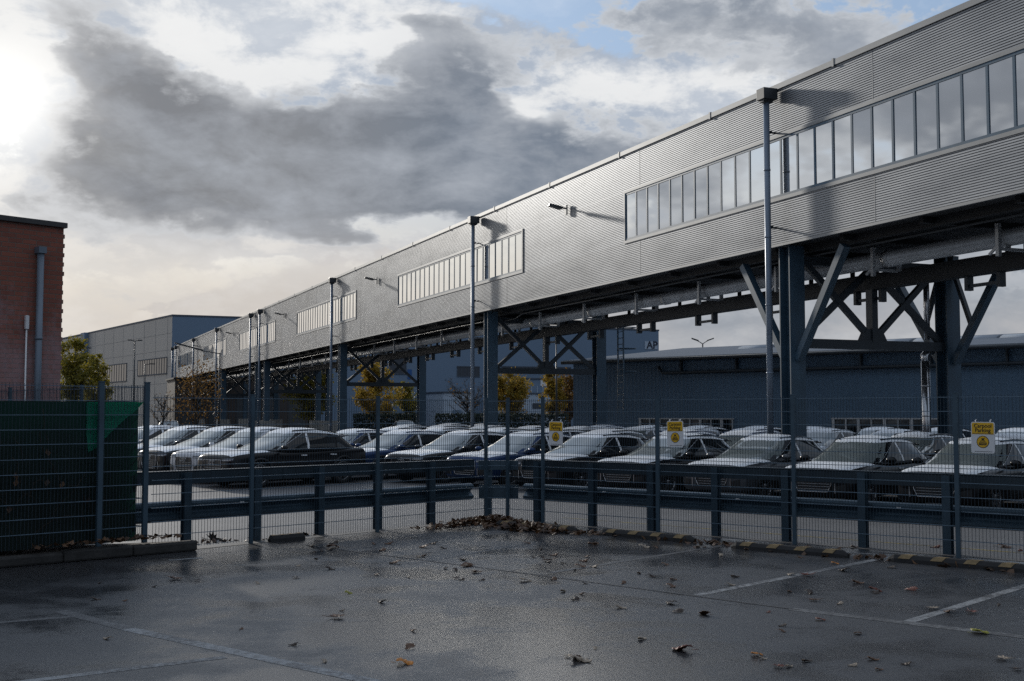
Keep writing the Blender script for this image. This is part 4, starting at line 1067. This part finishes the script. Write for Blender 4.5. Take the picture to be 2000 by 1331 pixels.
            for k in range(5):
                for da in (-.20, .20):
                    a = 2*math.pi*k/5+.3; p0 = Vector((.05*math.cos(a), .05*math.sin(a), .075)); p1 = Vector((.248*math.cos(a+da), .248*math.sin(a+da), .085))
                    m.beam(T @ p0, T @ p1, .03, .03, up=(0, 1, 0))
            m.lathe([(.0, .10), (.05, .095), (.06, .07)], T, 12); m.build('spokes', M_['rim'], wh)
    # front
    nose_patch(-.40, .40, lambda y: .36, lambda y: .77-.10*max(0, abs(y)-.30), .010, 1, 14, 6).build('grille', M_['grille'], o)
    m = MB()
    out_ = [(-.40, .76), (-.42, .54), (-.34, .37), (.34, .37), (.42, .54), (.40, .76), (-.40, .76)]
    pts = []
    for (a, b), (c, d_) in zip(out_[:-1], out_[1:]): pts += [(lerp(a, c, t), lerp(b, d_, t)) for t in (0, .2, .4, .6, .8)]
    m.tube([(nose_x(y, z)+.014, y, z) for y, z in pts]+[(nose_x(*pts[0])+.014, *pts[0])], .008, 5, cap=False)
    for z in (.43, .49, .55, .61): m.tube([(nose_x(y, z)+.012, y, z) for y in frange(-.38, .38, 8)], .005, 4)
    m.build('grille_trim', M_['chrome'], o)
    m = MB()
    for yc in (-.105, -.035, .035, .105):
        m.tube([(nose_x(yc, .69)+.03, yc+.047*math.cos(t), .69+.047*math.sin(t)) for t in [2*math.pi*k/14 for k in range(15)]], .005, 5, cap=False)
    m.build('ring_badge', M_['chrome'], o)
    # protective film: bonnet, roof
    rr = random.Random(2); m = MB()
    rows = []
    for x in frange(1.13, 2.30, 18):
        hw = interp(LOWER, x)[2]*.87; row = []
        for y in frange(-1, 1, 18):
            yy = y*hw; zb, zt, h0 = interp(LOWER, x); fz = None; a = abs(yy)/h0
            for i in range(len(RING)-1):
                if RING[i][0] <= a <= RING[i+1][0] and i < 6: fz = lerp(RING[i][1], RING[i+1][1], (a-RING[i][0])/(RING[i+1][0]-RING[i][0])); break
            p = Vector((x, yy, zb+(zt-zb)*(fz if fz is not None else .85)+.007)); p.z += crinkle(p, 9, .0022); row.append(p)
        rows.append(row)
    m.grid(rows); m.build('bonnet_film', M_['film'], o)
    rows = []
    for v in (.945, .97, 1.0):
        xf, xr, hw, z = gh(v); row = []
        for k in range(NU):
            u = 2*math.pi*k/NU; c, s_ = math.cos(u), math.sin(u); kk = (abs(c)**4+abs(s_)**4)**-.25
            row.append(Vector((XM+c*kk*((xf-XM+.008) if c > 0 else (XM-xr+.008)), s_*kk*(hw+.010), z+.003)))
        rows.append(row)
    for t in (.1, .2, .32, .45, .6, .75, .88, .99):
        row = []
        for k in range(NU):
            p = roof_pt(2*math.pi*k/NU, t); p.z += .010+abs(crinkle(p, 8, .004)); row.append(p)
        rows.append(row)
    m = MB(); m.grid(rows, 0, True, True)
    # loose tail of the film flapping at the rear edge
    m.grid([[Vector((-1.70-.10*j, y, 1.50-.02*j+.035*math.sin(y*9+j*1.3)*(j/3)+.03*(j == 2))) for y in frange(-.55, .55, 12)] for j in range(4)])
    m.build('roof_film', M_['film'], o)
    # arch the roofline and draw the cabin in towards the tail
    for ch in o.children:
        if ch.name.split('.')[0] in ('mirror', 'door_handle', 'wheel'): continue
        for v in ch.data.vertices:
            if v.co.z > .99:
                t = min(1.1, (v.co.z-.99)/.5); u = v.co.x+.15
                v.co.z += t*(.035-(.115*min(1.6, (u/-1.5))**2 if u < 0 else .05*min(1.5, u/.55)**2))
                if v.co.x < -.6: v.co.y *= 1-.10*t*((-.6-v.co.x)/1.5)**2
    return o
car0 = make_car()
def recolour(o, key):
    for ch in o.children:
        n = ch.name.split('.')[0]
        if n in ('body', 'mirror'):
            ch.material_slots[0].link = 'OBJECT'; ch.material_slots[0].material = M_[key]
SMALL = ('grille', 'grille_trim', 'ring_badge', 'air_intake', 'intake_trim', 'cladding', 'wheel_well', 'door_gap', 'window_trim', 'headlight', 'wheel')
colpt = [BO+BD*s+BP*y for s in COLS for y in (.42, 6.0)]
CARH = math.atan2(-E1.y, -E1.x)
used = []
def place_car(p, key, label, rz=0.0, full=True, hz=.935, group='cars parked under white transport film'):
    p = Vector((p[0], p[1], 0)); fw = E1*-1
    for q in colpt:
        d = Vector((q.x-p.x, q.y-p.y, 0))
        if abs(d.dot(E1)) < 2.85 and abs(d.dot(E2)) < 1.45: return None
    o = car0 if not used else copy_tree(car0)
    used.append(o); o.location = p; o.rotation_euler = (0, 0, CARH+rz); o.scale = (1, 1, hz); recolour(o, key)
    tag(o, label, 'car', group)
    if not full:
        for ch in list(o.children):
            if ch.name.split('.')[0] in SMALL:
                for g_ in list(ch.children): bpy.data.objects.remove(g_)
                bpy.data.objects.remove(ch)
    return o
rr = random.Random(21)
R0 = Vector((9.96, 25.25, 0)); step = E2*2.6
rowR = [(-1, 'p_white', 'white car showing only its front corner at the right edge of the photo'),
        (0, 'p_black', 'black filmed car behind the far right carpool sign'),
        (1, 'p_black', 'black filmed car left of the far right carpool sign'),
        (2, 'p_grey', 'dark filmed car between the middle carpool sign and the tall right downpipe'),
        (3, 'p_black', 'black filmed car right behind the middle carpool sign'),
        (4, 'p_black', 'black filmed car between the corner sign and the middle carpool sign'),
        (5, 'p_blue', 'blue filmed car right behind the leaf-filled fence corner and its sign'),
        (6, 'p_black', 'dark filmed car just left of the leaf-filled fence corner'),
        (7, 'p_blue', 'blue filmed car second to the left of the fence corner'),
        (8, 'p_blue', 'deep blue filmed car nearest the tail of the black side-on car')]
for k, key, lab in rowR: place_car(R0+step*k+E1*rr.uniform(-.12, .12), key, lab, rr.uniform(-.012, .012))
S = [((-6.46, 33.55), 'p_black', 'black side-on car with white film on roof and bonnet behind the left fence'),
     ((-7.77, 35.54), 'p_white', 'white side-on car half hidden behind the nearest black car'),
     ((-9.28, 37.3), 'p_black', 'black car with filmed roof third back at the left fence'),
     ((-10.9, 38.95), 'p_grey', 'grey car with filmed roof fourth back beside the green tarpaulin'),
     ((-12.6, 40.7), 'p_white', 'white car farthest back beside the green tarpaulin post')]
for p, key, lab in S: place_car(p, key, lab, rr.uniform(-.012, .012), hz=1.0)
ordn = ['first', 'second', 'third', 'fourth', 'fifth', 'sixth', 'seventh', 'eighth', 'ninth', 'tenth', 'eleventh', 'twelfth', 'thirteenth']
cols = ['p_black', 'p_grey', 'p_black', 'p_blue', 'p_white', 'p_silver', 'p_black']
cname = {'p_black': 'black', 'p_grey': 'dark grey', 'p_blue': 'blue', 'p_white': 'white', 'p_silver': 'silver'}
for row, off_, ks in ((2, 5.6, range(-1, 10)), (3, 11.4, range(-1, 12)), (4, 17.2, range(0, 13))):
    n = 0
    for k in ks:
        key = rr.choice(cols); lab = '%s car under white film, %s from the right in the %s row back' % (cname[key], ordn[n], ordn[row-1])
        if place_car(R0+E1*(off_+rr.uniform(-.3, .3))+step*(k+.25*row), key, lab, rr.uniform(-.02, .02), full=False): n += 1
for px, py, Y, key, lab in [(330, 0, 92, 'p_black', 'dark car without film far off below the sparse brown tree'), (790, 0, 90, 'p_black', 'dark car far off beyond the row behind the second downpipe')]:
    p = at(px, 838, Y); o = place_car(p, key, lab, R(55), full=False, group='unwrapped cars far across the yard')
    if o:
        for ch in list(o.children):
            if ch.name.split('.')[0] in ('roof_film', 'bonnet_film', 'pillar_film', 'door_handle'): bpy.data.objects.remove(ch)

# ------------------------------------------------------------------ trees
def make_tree(name, px, Y, H, rad, zc, leafm, n, label, bare=False, seed=0, ls=.16, nb=9, spread=1.0):
    rr = random.Random(seed); b = at(px, 838, Y); b.z = 0; o = empty(name, b); tag(o, label, 'tree')
    t = MB(); l = MB(); t.tube([(0, 0, 0), (rr.uniform(-.1, .1), 0, H*.3), (rr.uniform(-.2, .2), 0, H*.62), (rr.uniform(-.2, .2), 0, H*.92)], [H*.024, H*.019, H*.011, H*.003], 8)
    tips = []
    for k in range(nb):
        z0 = H*rr.uniform(.18, .7); a = rr.uniform(0, 6.28); ln = rad*rr.uniform(.6, 1.0)*(1 if z0 < H*.5 else .75); p = Vector((0, 0, z0)); pts = [p]; d = Vector((math.cos(a)*spread, math.sin(a)*spread, rr.uniform(.5, 1.1)))
        for j in range(4):
            d = d+Vector((rr.uniform(-.3, .3), rr.uniform(-.3, .3), rr.uniform(-.05, .35))); p = p+d.normalized()*ln*.34; pts.append(p); tips.append(p)
            for q in range(3 if bare else 1):
                e = p+Vector((rr.uniform(-1, 1), rr.uniform(-1, 1), rr.uniform(.1, 1.0)))*ln*.28; t.tube([p, (p+e)/2+Vector((0, 0, .04)), e], [H*.0035, H*.0025, H*.0012], 4); tips.append(e)
                if bare:
                    for q2 in range(3): e2 = e+Vector((rr.uniform(-1, 1), rr.uniform(-1, 1), rr.uniform(.0, .8)))*ln*.17; t.tube([e, e2], [H*.0018, H*.0008], 3)
        t.tube(pts, [H*.010, H*.008, H*.006, H*.004, H*.002], 5)
    t.build('trunk', M_['bark'], o)
    # leaf clumps on the branch tips plus loose clumps over an uneven crown
    cl = [(p, rad*rr.uniform(.16, .30)) for p in tips]
    while len(cl) < len(tips)+60:
        u = rr.uniform(0, 6.28); w_ = rr.uniform(-1, 1); k = rr.uniform(.45, 1.0)
        rz_ = (H-zc*2*0-H*.5)*.5; hgt = (H*.96-zc*.0)
        zz = zc+w_*(H-zc)*.97; f = math.sqrt(max(0, 1-w_*w_))*(1.0 if w_ < 0 else .95)
        cl.append((Vector((math.cos(u)*rad*f*k, math.sin(u)*rad*f*k, zz)), rad*rr.uniform(.14, .28)))
    for i in range(int(n*1.9)):
        c, r_ = rr.choice(cl); p = c+Vector((rr.gauss(0, .5), rr.gauss(0, .5), rr.gauss(0, .5)))*r_
        if p.z < .6: continue
        a = Vector((rr.uniform(-1, 1), rr.uniform(-1, 1), rr.uniform(-1, 1))).normalized()*ls*rr.uniform(.5, 1.0); q = a.cross(Vector((rr.uniform(-1, 1), rr.uniform(-1, 1), rr.uniform(-1, 1)))).normalized()*ls*rr.uniform(.3, .6)
        l.add([p-a, p-q, p+a, p+q], [(0, 1, 2, 3)])
    l.build('crown', M_[leafm], o); return o
make_tree('poplar_tree', 142, 100, 8.3, 1.9, 4.4, 'lf_yel', 3600, 'narrow yellow-green tree touching the brick building edge', seed=1, ls=.17, spread=.4)
make_tree('poplar_tree', 186, 104, 7.2, 1.6, 3.9, 'lf_yel', 3600, 'yellow tree beside the grey hall, second from the brick building', seed=2, ls=.17, spread=.4)
make_tree('autumn_tree', 384, 76, 5.4, 2.0, 3.0, 'lf_brn', 560, 'sparse brown autumn tree before the far end of the bridge', seed=3, ls=.11, nb=22)
make_tree('thin_shrub', 318, 84, 3.6, 1.0, 2.2, 'lf_brn', 60, 'leafless thin shrub left of the sparse brown tree', True, seed=13, ls=.1, nb=12)
make_tree('autumn_tree', 604, 122, 7.6, 2.7, 4.6, 'lf_yel', 3600, 'dark yellow-green tree between the paired and third columns', seed=4, ls=.2)
make_tree('autumn_tree', 735, 122, 7.0, 2.5, 4.2, 'lf_org', 3800, 'round golden tree under the cross frame right of the third column', seed=5, ls=.19)
make_tree('autumn_tree', 790, 126, 5.2, 1.5, 3.1, 'lf_yel', 1600, 'small green tree beside the round golden tree', seed=6, ls=.18)
make_tree('bare_tree', 914, 120, 5.6, 2.4, 3.2, 'lf_brn', 40, 'bare leafless tree left of the second column', True, seed=7, nb=22)
make_tree('autumn_tree', 996, 122, 6.3, 2.0, 3.9, 'lf_org', 3600, 'orange tree just right of the second column', seed=8, ls=.18)
make_tree('autumn_tree', 1082, 124, 6.4, 1.5, 4.2, 'lf_org', 2400, 'left one of two orange trees beside the low hall corner', seed=9, ls=.18)
make_tree('autumn_tree', 1112, 127, 6.6, 1.8, 4.2, 'lf_brn', 2400, 'browner tree hidden partly by the low hall corner', seed=10, ls=.18)
def hedge(xa, xb, Y, h, lab, seed):
    rr = random.Random(seed); a, b = at(xa, 830, Y), at(xb, 830, Y); a.z = b.z = 0; m = MB(); L = (b-a).length
    for i in range(int(L*620)):
        p = a+(b-a)*rr.random()+Vector((0, rr.uniform(-.5, .5), abs(rr.gauss(.6, .4))*h)); p.z = min(p.z, h*rr.uniform(.9, 1.05))
        u = Vector((rr.uniform(-1, 1), rr.uniform(-1, 1), rr.uniform(-1, 1)))*.11; v = Vector((rr.uniform(-1, 1), rr.uniform(-1, 1), rr.uniform(-1, 1)))*.09
        m.add([p-u, p-v, p+u, p+v], [(0, 1, 2, 3)])
    tag(m.build('hedge', M_['hedge']), lab, 'hedge')
hedge(690, 815, 112, 1.9, 'dark clipped hedge behind the golden tree trunk', 1); hedge(850, 1110, 112, 1.9, 'dark clipped hedge running behind the orange trees', 2)
gm = MB(); a, b = at(560, 838, 108), at(1125, 838, 108); gm.add([(a.x, 108, .01), (b.x, 108, .01), (b.x+3, 118, .01), (a.x, 118, .01)], [(0, 1, 2, 3)])
tag(gm.build('grass_verge', mat('verge', (.03, .045, .02), .9, 0, .4, 3.0)), kind='structure')

# ------------------------------------------------------------------ lamp posts
def lamp_post(px, ytop, Y, arms, label, arm=.9, ang=None, up=.0):
    b = at(px, 838, Y); h = at(px, ytop, Y).z; b.z = 0; o = empty('street_lamp', b, math.atan2(BP.y, BP.x) if ang is None else ang); tag(o, label, 'street lamp')
    m = MB(); m.tube([(0, 0, 0), (0, 0, h)], [.10, .055], 10); m.tube([(0, 0, 0), (0, 0, .9)], .12, 10); m.build('pole', M_['lampm'], o)
    for sg in arms:
        m = MB(); m.tube([(0, 0, h-.05), (sg*.3*arm, 0, h+up*.3), (sg*arm*.5, 0, h+up*.5)], .035, 6); 
        m.prism([(0, -.14), (arm*.75, -.10), (arm*.75, .10), (0, .14)], Matrix(((sg, 0, -up*.0, sg*arm*.45), (0, 1, 0, 0), (sg*0+up, 0, 1, h+up*.45), (0, 0, 0, 1))), .10); m.build('lamp_head', M_['lampm'], o)
    return o
lamp_post(155, 681, 118, (-1, 1), 'double-headed street lamp in front of the yellow trees', .8)
lamp_post(260, 666, 110, (-1, 1), 'double-headed street lamp before the grey hall wall', .55)
lamp_post(281, 712, 118, (1,), 'thin single-headed lamp beside the grey hall window', .8)
lamp_post(427, 690, 84, (-1,), 'single-arm street lamp reaching left before the far bridge windows', 2.6, up=.25)
lamp_post(1374, 671, 95, (-1, 1), 'double-headed lamp rising behind the low hall roof', .75, ang=0, up=.35)
lamp_post(1087, 655, 100, (-1,), 'thin lamp pole under the second cross frame', .7, ang=0)

# ------------------------------------------------------------------ fallen leaves
def leaf_mesh(kind, seed):
    rr = random.Random(seed); m = MB()
    if kind == 'maple':
        n = 20; rows = [Vector((0, 0, .006))]; pts = []
        for i in range(n):
            a = 2*math.pi*i/n; r_ = .075*(1.0 if i % 4 == 0 else (.78 if i % 2 == 0 else .48))*(1-.35*(abs(a-math.pi) < .4))
            x, y = r_*math.cos(a), r_*math.sin(a); pts.append(Vector((x, y, .006+(x*x+y*y)*rr.uniform(2.5, 6)+rr.uniform(0, .012)*(i % 2))))
        m.add(rows+pts, [(0, i+1, (i+1) % n+1) for i in range(n)], 0, False)
        m.tube([(-.0, 0, .008), (-.06, .01, .02), (-.10, .02, .035)], .0022, 4)
    else:
        rows = []; L, W2 = .10*rr.uniform(.8, 1.1), .038; fl = rr.choice((-1, 1))
        for i in range(11):
            t = i/10; row = []; wv = W2*math.sin(math.pi*min(1, t*.94+.03))**.7*(1+.28*math.sin(t*23))
            for j in range(7):
                s_ = (j-3)/3; cur = 2.5 if kind == 'curl' else 1.0; th = s_*cur*(.6+.7*t)
                y = wv*math.sin(th)/cur*1.5; z = .012+fl*wv*((1-math.cos(th))-.5)/cur*.9+rr.uniform(0, .008)+.012*math.sin(t*5+1)
                row.append(Vector(((t-.5)*L, y+.014*math.sin(t*5), max(.001, z))))
            rows.append(row)
        m.grid(rows, 0, False); m.tube([(-L/2, 0, .012), (-L*.8, .006, .016)], .0018, 4)
    return m
protos = [leaf_mesh('curl', 1).build('fallen_leaf', M_['lf_dead']), leaf_mesh('flat', 2).build('fallen_leaf', M_['lf_dead']), leaf_mesh('maple', 3).build('fallen_leaf', M_['lf_dead']), leaf_mesh('curl', 4).build('fallen_leaf', M_['lf_dead'])]
pu = [0]*len(protos)
def leaf(p, sc_, rz, k, label, grp, m_=None, tilt=0.0):
    o = protos[k] if not pu[k] else protos[k].copy()
    if pu[k]: C.objects.link(o)
    pu[k] += 1; o.location = (p.x, p.y, p.z+.004); o.scale = (sc_, sc_, sc_*.75); o.rotation_euler = (tilt, 0, rz)
    tag(o, label, 'leaf', grp)
    if m_: o.material_slots[0].link = 'OBJECT'; o.material_slots[0].material = m_
    return o
def solid(n, c): return mat(n, c, .6, 0, .35, 30.0)
L_red = solid('red_brown_leaf', (.11, .030, .016)); L_yel = solid('yellow_leaf', (.20, .19, .02)); L_or = solid('orange_leaf', (.42, .16, .02)); L_pale = solid('pale_dead_leaf', (.26, .21, .16)); L_br = solid('brown_leaf', (.10, .05, .026)); L_dk = solid('dark_leaf', (.035, .022, .015))
rr = random.Random(77)
special = [((1135, 1293), 1.75, .2, 0, 'large crumpled pale brown leaf, biggest on the near asphalt', L_pale, 0), ((1125, 1288), 1.2, 2.2, 3, 'crumpled leaf leaning on the biggest pale leaf', L_br, .3),
           ((1332, 1272), 1.45, 2.8, 1, 'red-brown leaf with stem right of the biggest crumpled leaf', L_red, .25), ((1912, 1238), 1.25, .4, 1, 'yellow-green leaf lying at the far right lane line', L_yel, 0),
           ((790, 1297), 1.1, .3, 1, 'bright orange-brown leaf near the bottom of the photo', L_or, .1), ((1478, 1281), .8, 1.2, 1, 'small orange leaf at the bottom right', L_or, .1), ((680, 1160), .7, .5, 1, 'small yellow leaf in the middle of the asphalt', L_yel, .4),
           ((657, 1208), 1.3, .8, 2, 'lobed brown leaf in the centre of the near asphalt', L_br, 0), ((340, 1133), 1.5, 2.0, 2, 'lobed brown leaf on the shaded left asphalt', L_br, .2), ((1630, 1102), .8, .5, 1, 'orange leaf lying on the painted bay line', L_or, .1),
           ((413, 1056), 2.0, 1.0, 2, 'upright dark maple leaf caught at the left fence foot', L_dk, 1.2), ((1212, 1189), 1.3, .1, 0, 'long curled pale leaf right of the middle seam', L_pale, 0), ((1255, 1250), 1.0, 1.2, 3, 'tightly curled grey leaf left of the red-brown leaf', L_pale, 0),
           ((1375, 1202), 1.1, 2.4, 1, 'pointed brown leaf near the middle of the right asphalt', L_br, .35), ((1675, 1140), 1.5, .2, 0, 'thick curled brown leaf inside the right parking bay', L_br, 0), ((1710, 1156), 1.3, 1.1, 1, 'pointed reddish leaf beside the thick curled leaf', L_red, .3),
           ((645, 1113), 1.4, .1, 3, 'dark curled leaf on the sunlit middle asphalt', L_dk, 0), ((1490, 1288), .7, .1, 0, 'small dull leaf beside the small orange leaf', L_pale, 0), ((1521, 1304), .8, 2.0, 2, 'small reddish leaf at the bottom edge', L_red, .1), ((1705, 1290), 1.0, .2, 0, 'flat brown leaf at the bottom right edge', L_br, 0)]
for (px, py), s_, rz, k, lab, m_, tl in special: leaf(G(px, py), s_*1.15, rz, k, lab, None, m_, tl)
def scatter(n, x0, x1, y0, y1, lab, grp, ms):
    for _ in range(n):
        px = rr.uniform(x0, x1); py = y0+(y1-y0)*rr.random()**1.6; p = G(px, py)
        leaf(p, rr.uniform(.6, 1.15)*min(1.9, max(1.0, p.y/11.0)), rr.uniform(0, 6.28), rr.choice((0, 0, 0, 1, 2, 3, 3)), lab, grp, rr.choice(ms), rr.uniform(-.12, .15))
scatter(46, 560, 1180, 1062, 1135, 'brown dead leaf scattered on the wet asphalt before the leafy corner', 'leaves scattered before the corner', (L_br, L_br, L_dk, L_dk, L_pale))
scatter(44, 1100, 2010, 1070, 1200, 'curled dead leaf scattered in the right parking bays', 'leaves scattered in the right bays', (L_br, L_pale, L_br, L_dk, L_red))
scatter(20, 150, 1150, 1135, 1320, 'small dead leaf lying on the near left asphalt', 'leaves on the near asphalt', (L_br, L_dk, L_pale, L_dk))
scatter(16, 1150, 1990, 1195, 1320, 'small dead leaf lying on the near right asphalt', 'leaves on the near asphalt at right', (L_br, L_pale, L_red, L_dk))
# drifts that nobody could count: leaf pile in the corner and along the wheel stops
lf = MB()
def pile(c, rx, ry, h, n, ax_=dr):
    ay = Vector((-ax_.y, ax_.x, 0))
    for _ in range(n):
        u, v = rr.gauss(0, .45), rr.gauss(0, .45); hh = h*math.exp(-(u*u+v*v)*1.6); p = c+ax_*u*rx+ay*v*ry+Vector((0, 0, rr.uniform(.01, max(.012, hh))))
        a = Vector((rr.uniform(-1, 1), rr.uniform(-1, 1), rr.uniform(-.6, .6)))*.06; b = a.cross(Vector((rr.uniform(-.6, .6), rr.uniform(-.6, .6), 1))).normalized()*.045
        m_ = Vector((0, 0, .018)); lf.add([p-a, p-b*.9+a*.3, p+a+m_, p+b*.9+a*.2, p+m_*.6], [(0, 1, 4), (1, 2, 4), (2, 3, 4), (3, 0, 4)])
pile(G(970, 1024), 1.0, .42, .16, 520); pile(G(1040, 1036), 1.1, .32, .13, 420); pile(G(900, 1026), .9, .25, .07, 160, dl)
for px, py in ((1190, 1046), (1330, 1058), (1440, 1066), (1620, 1086), (1760, 1096), (1900, 1110)): pile(G(px, py), .9, .16, .05, 46)
for px, py in ((120, 1082), (220, 1074), (290, 1066)): pile(G(px, py, .12)+Vector((0, 0, .10)), .6, .12, .05, 30, dl)
pile(G(420, 1060), .6, .1, .04, 20, dl); pile(G(560, 1050), .8, .14, .05, 36, dl)
tag(lf.build('leaf_drift', M_['lf_dead']), 'drift of brown dead leaves heaped in the fence corner', 'leaf litter', kind='stuff')
for q, u in zip(protos, pu):
    if not u: bpy.data.objects.remove(q)
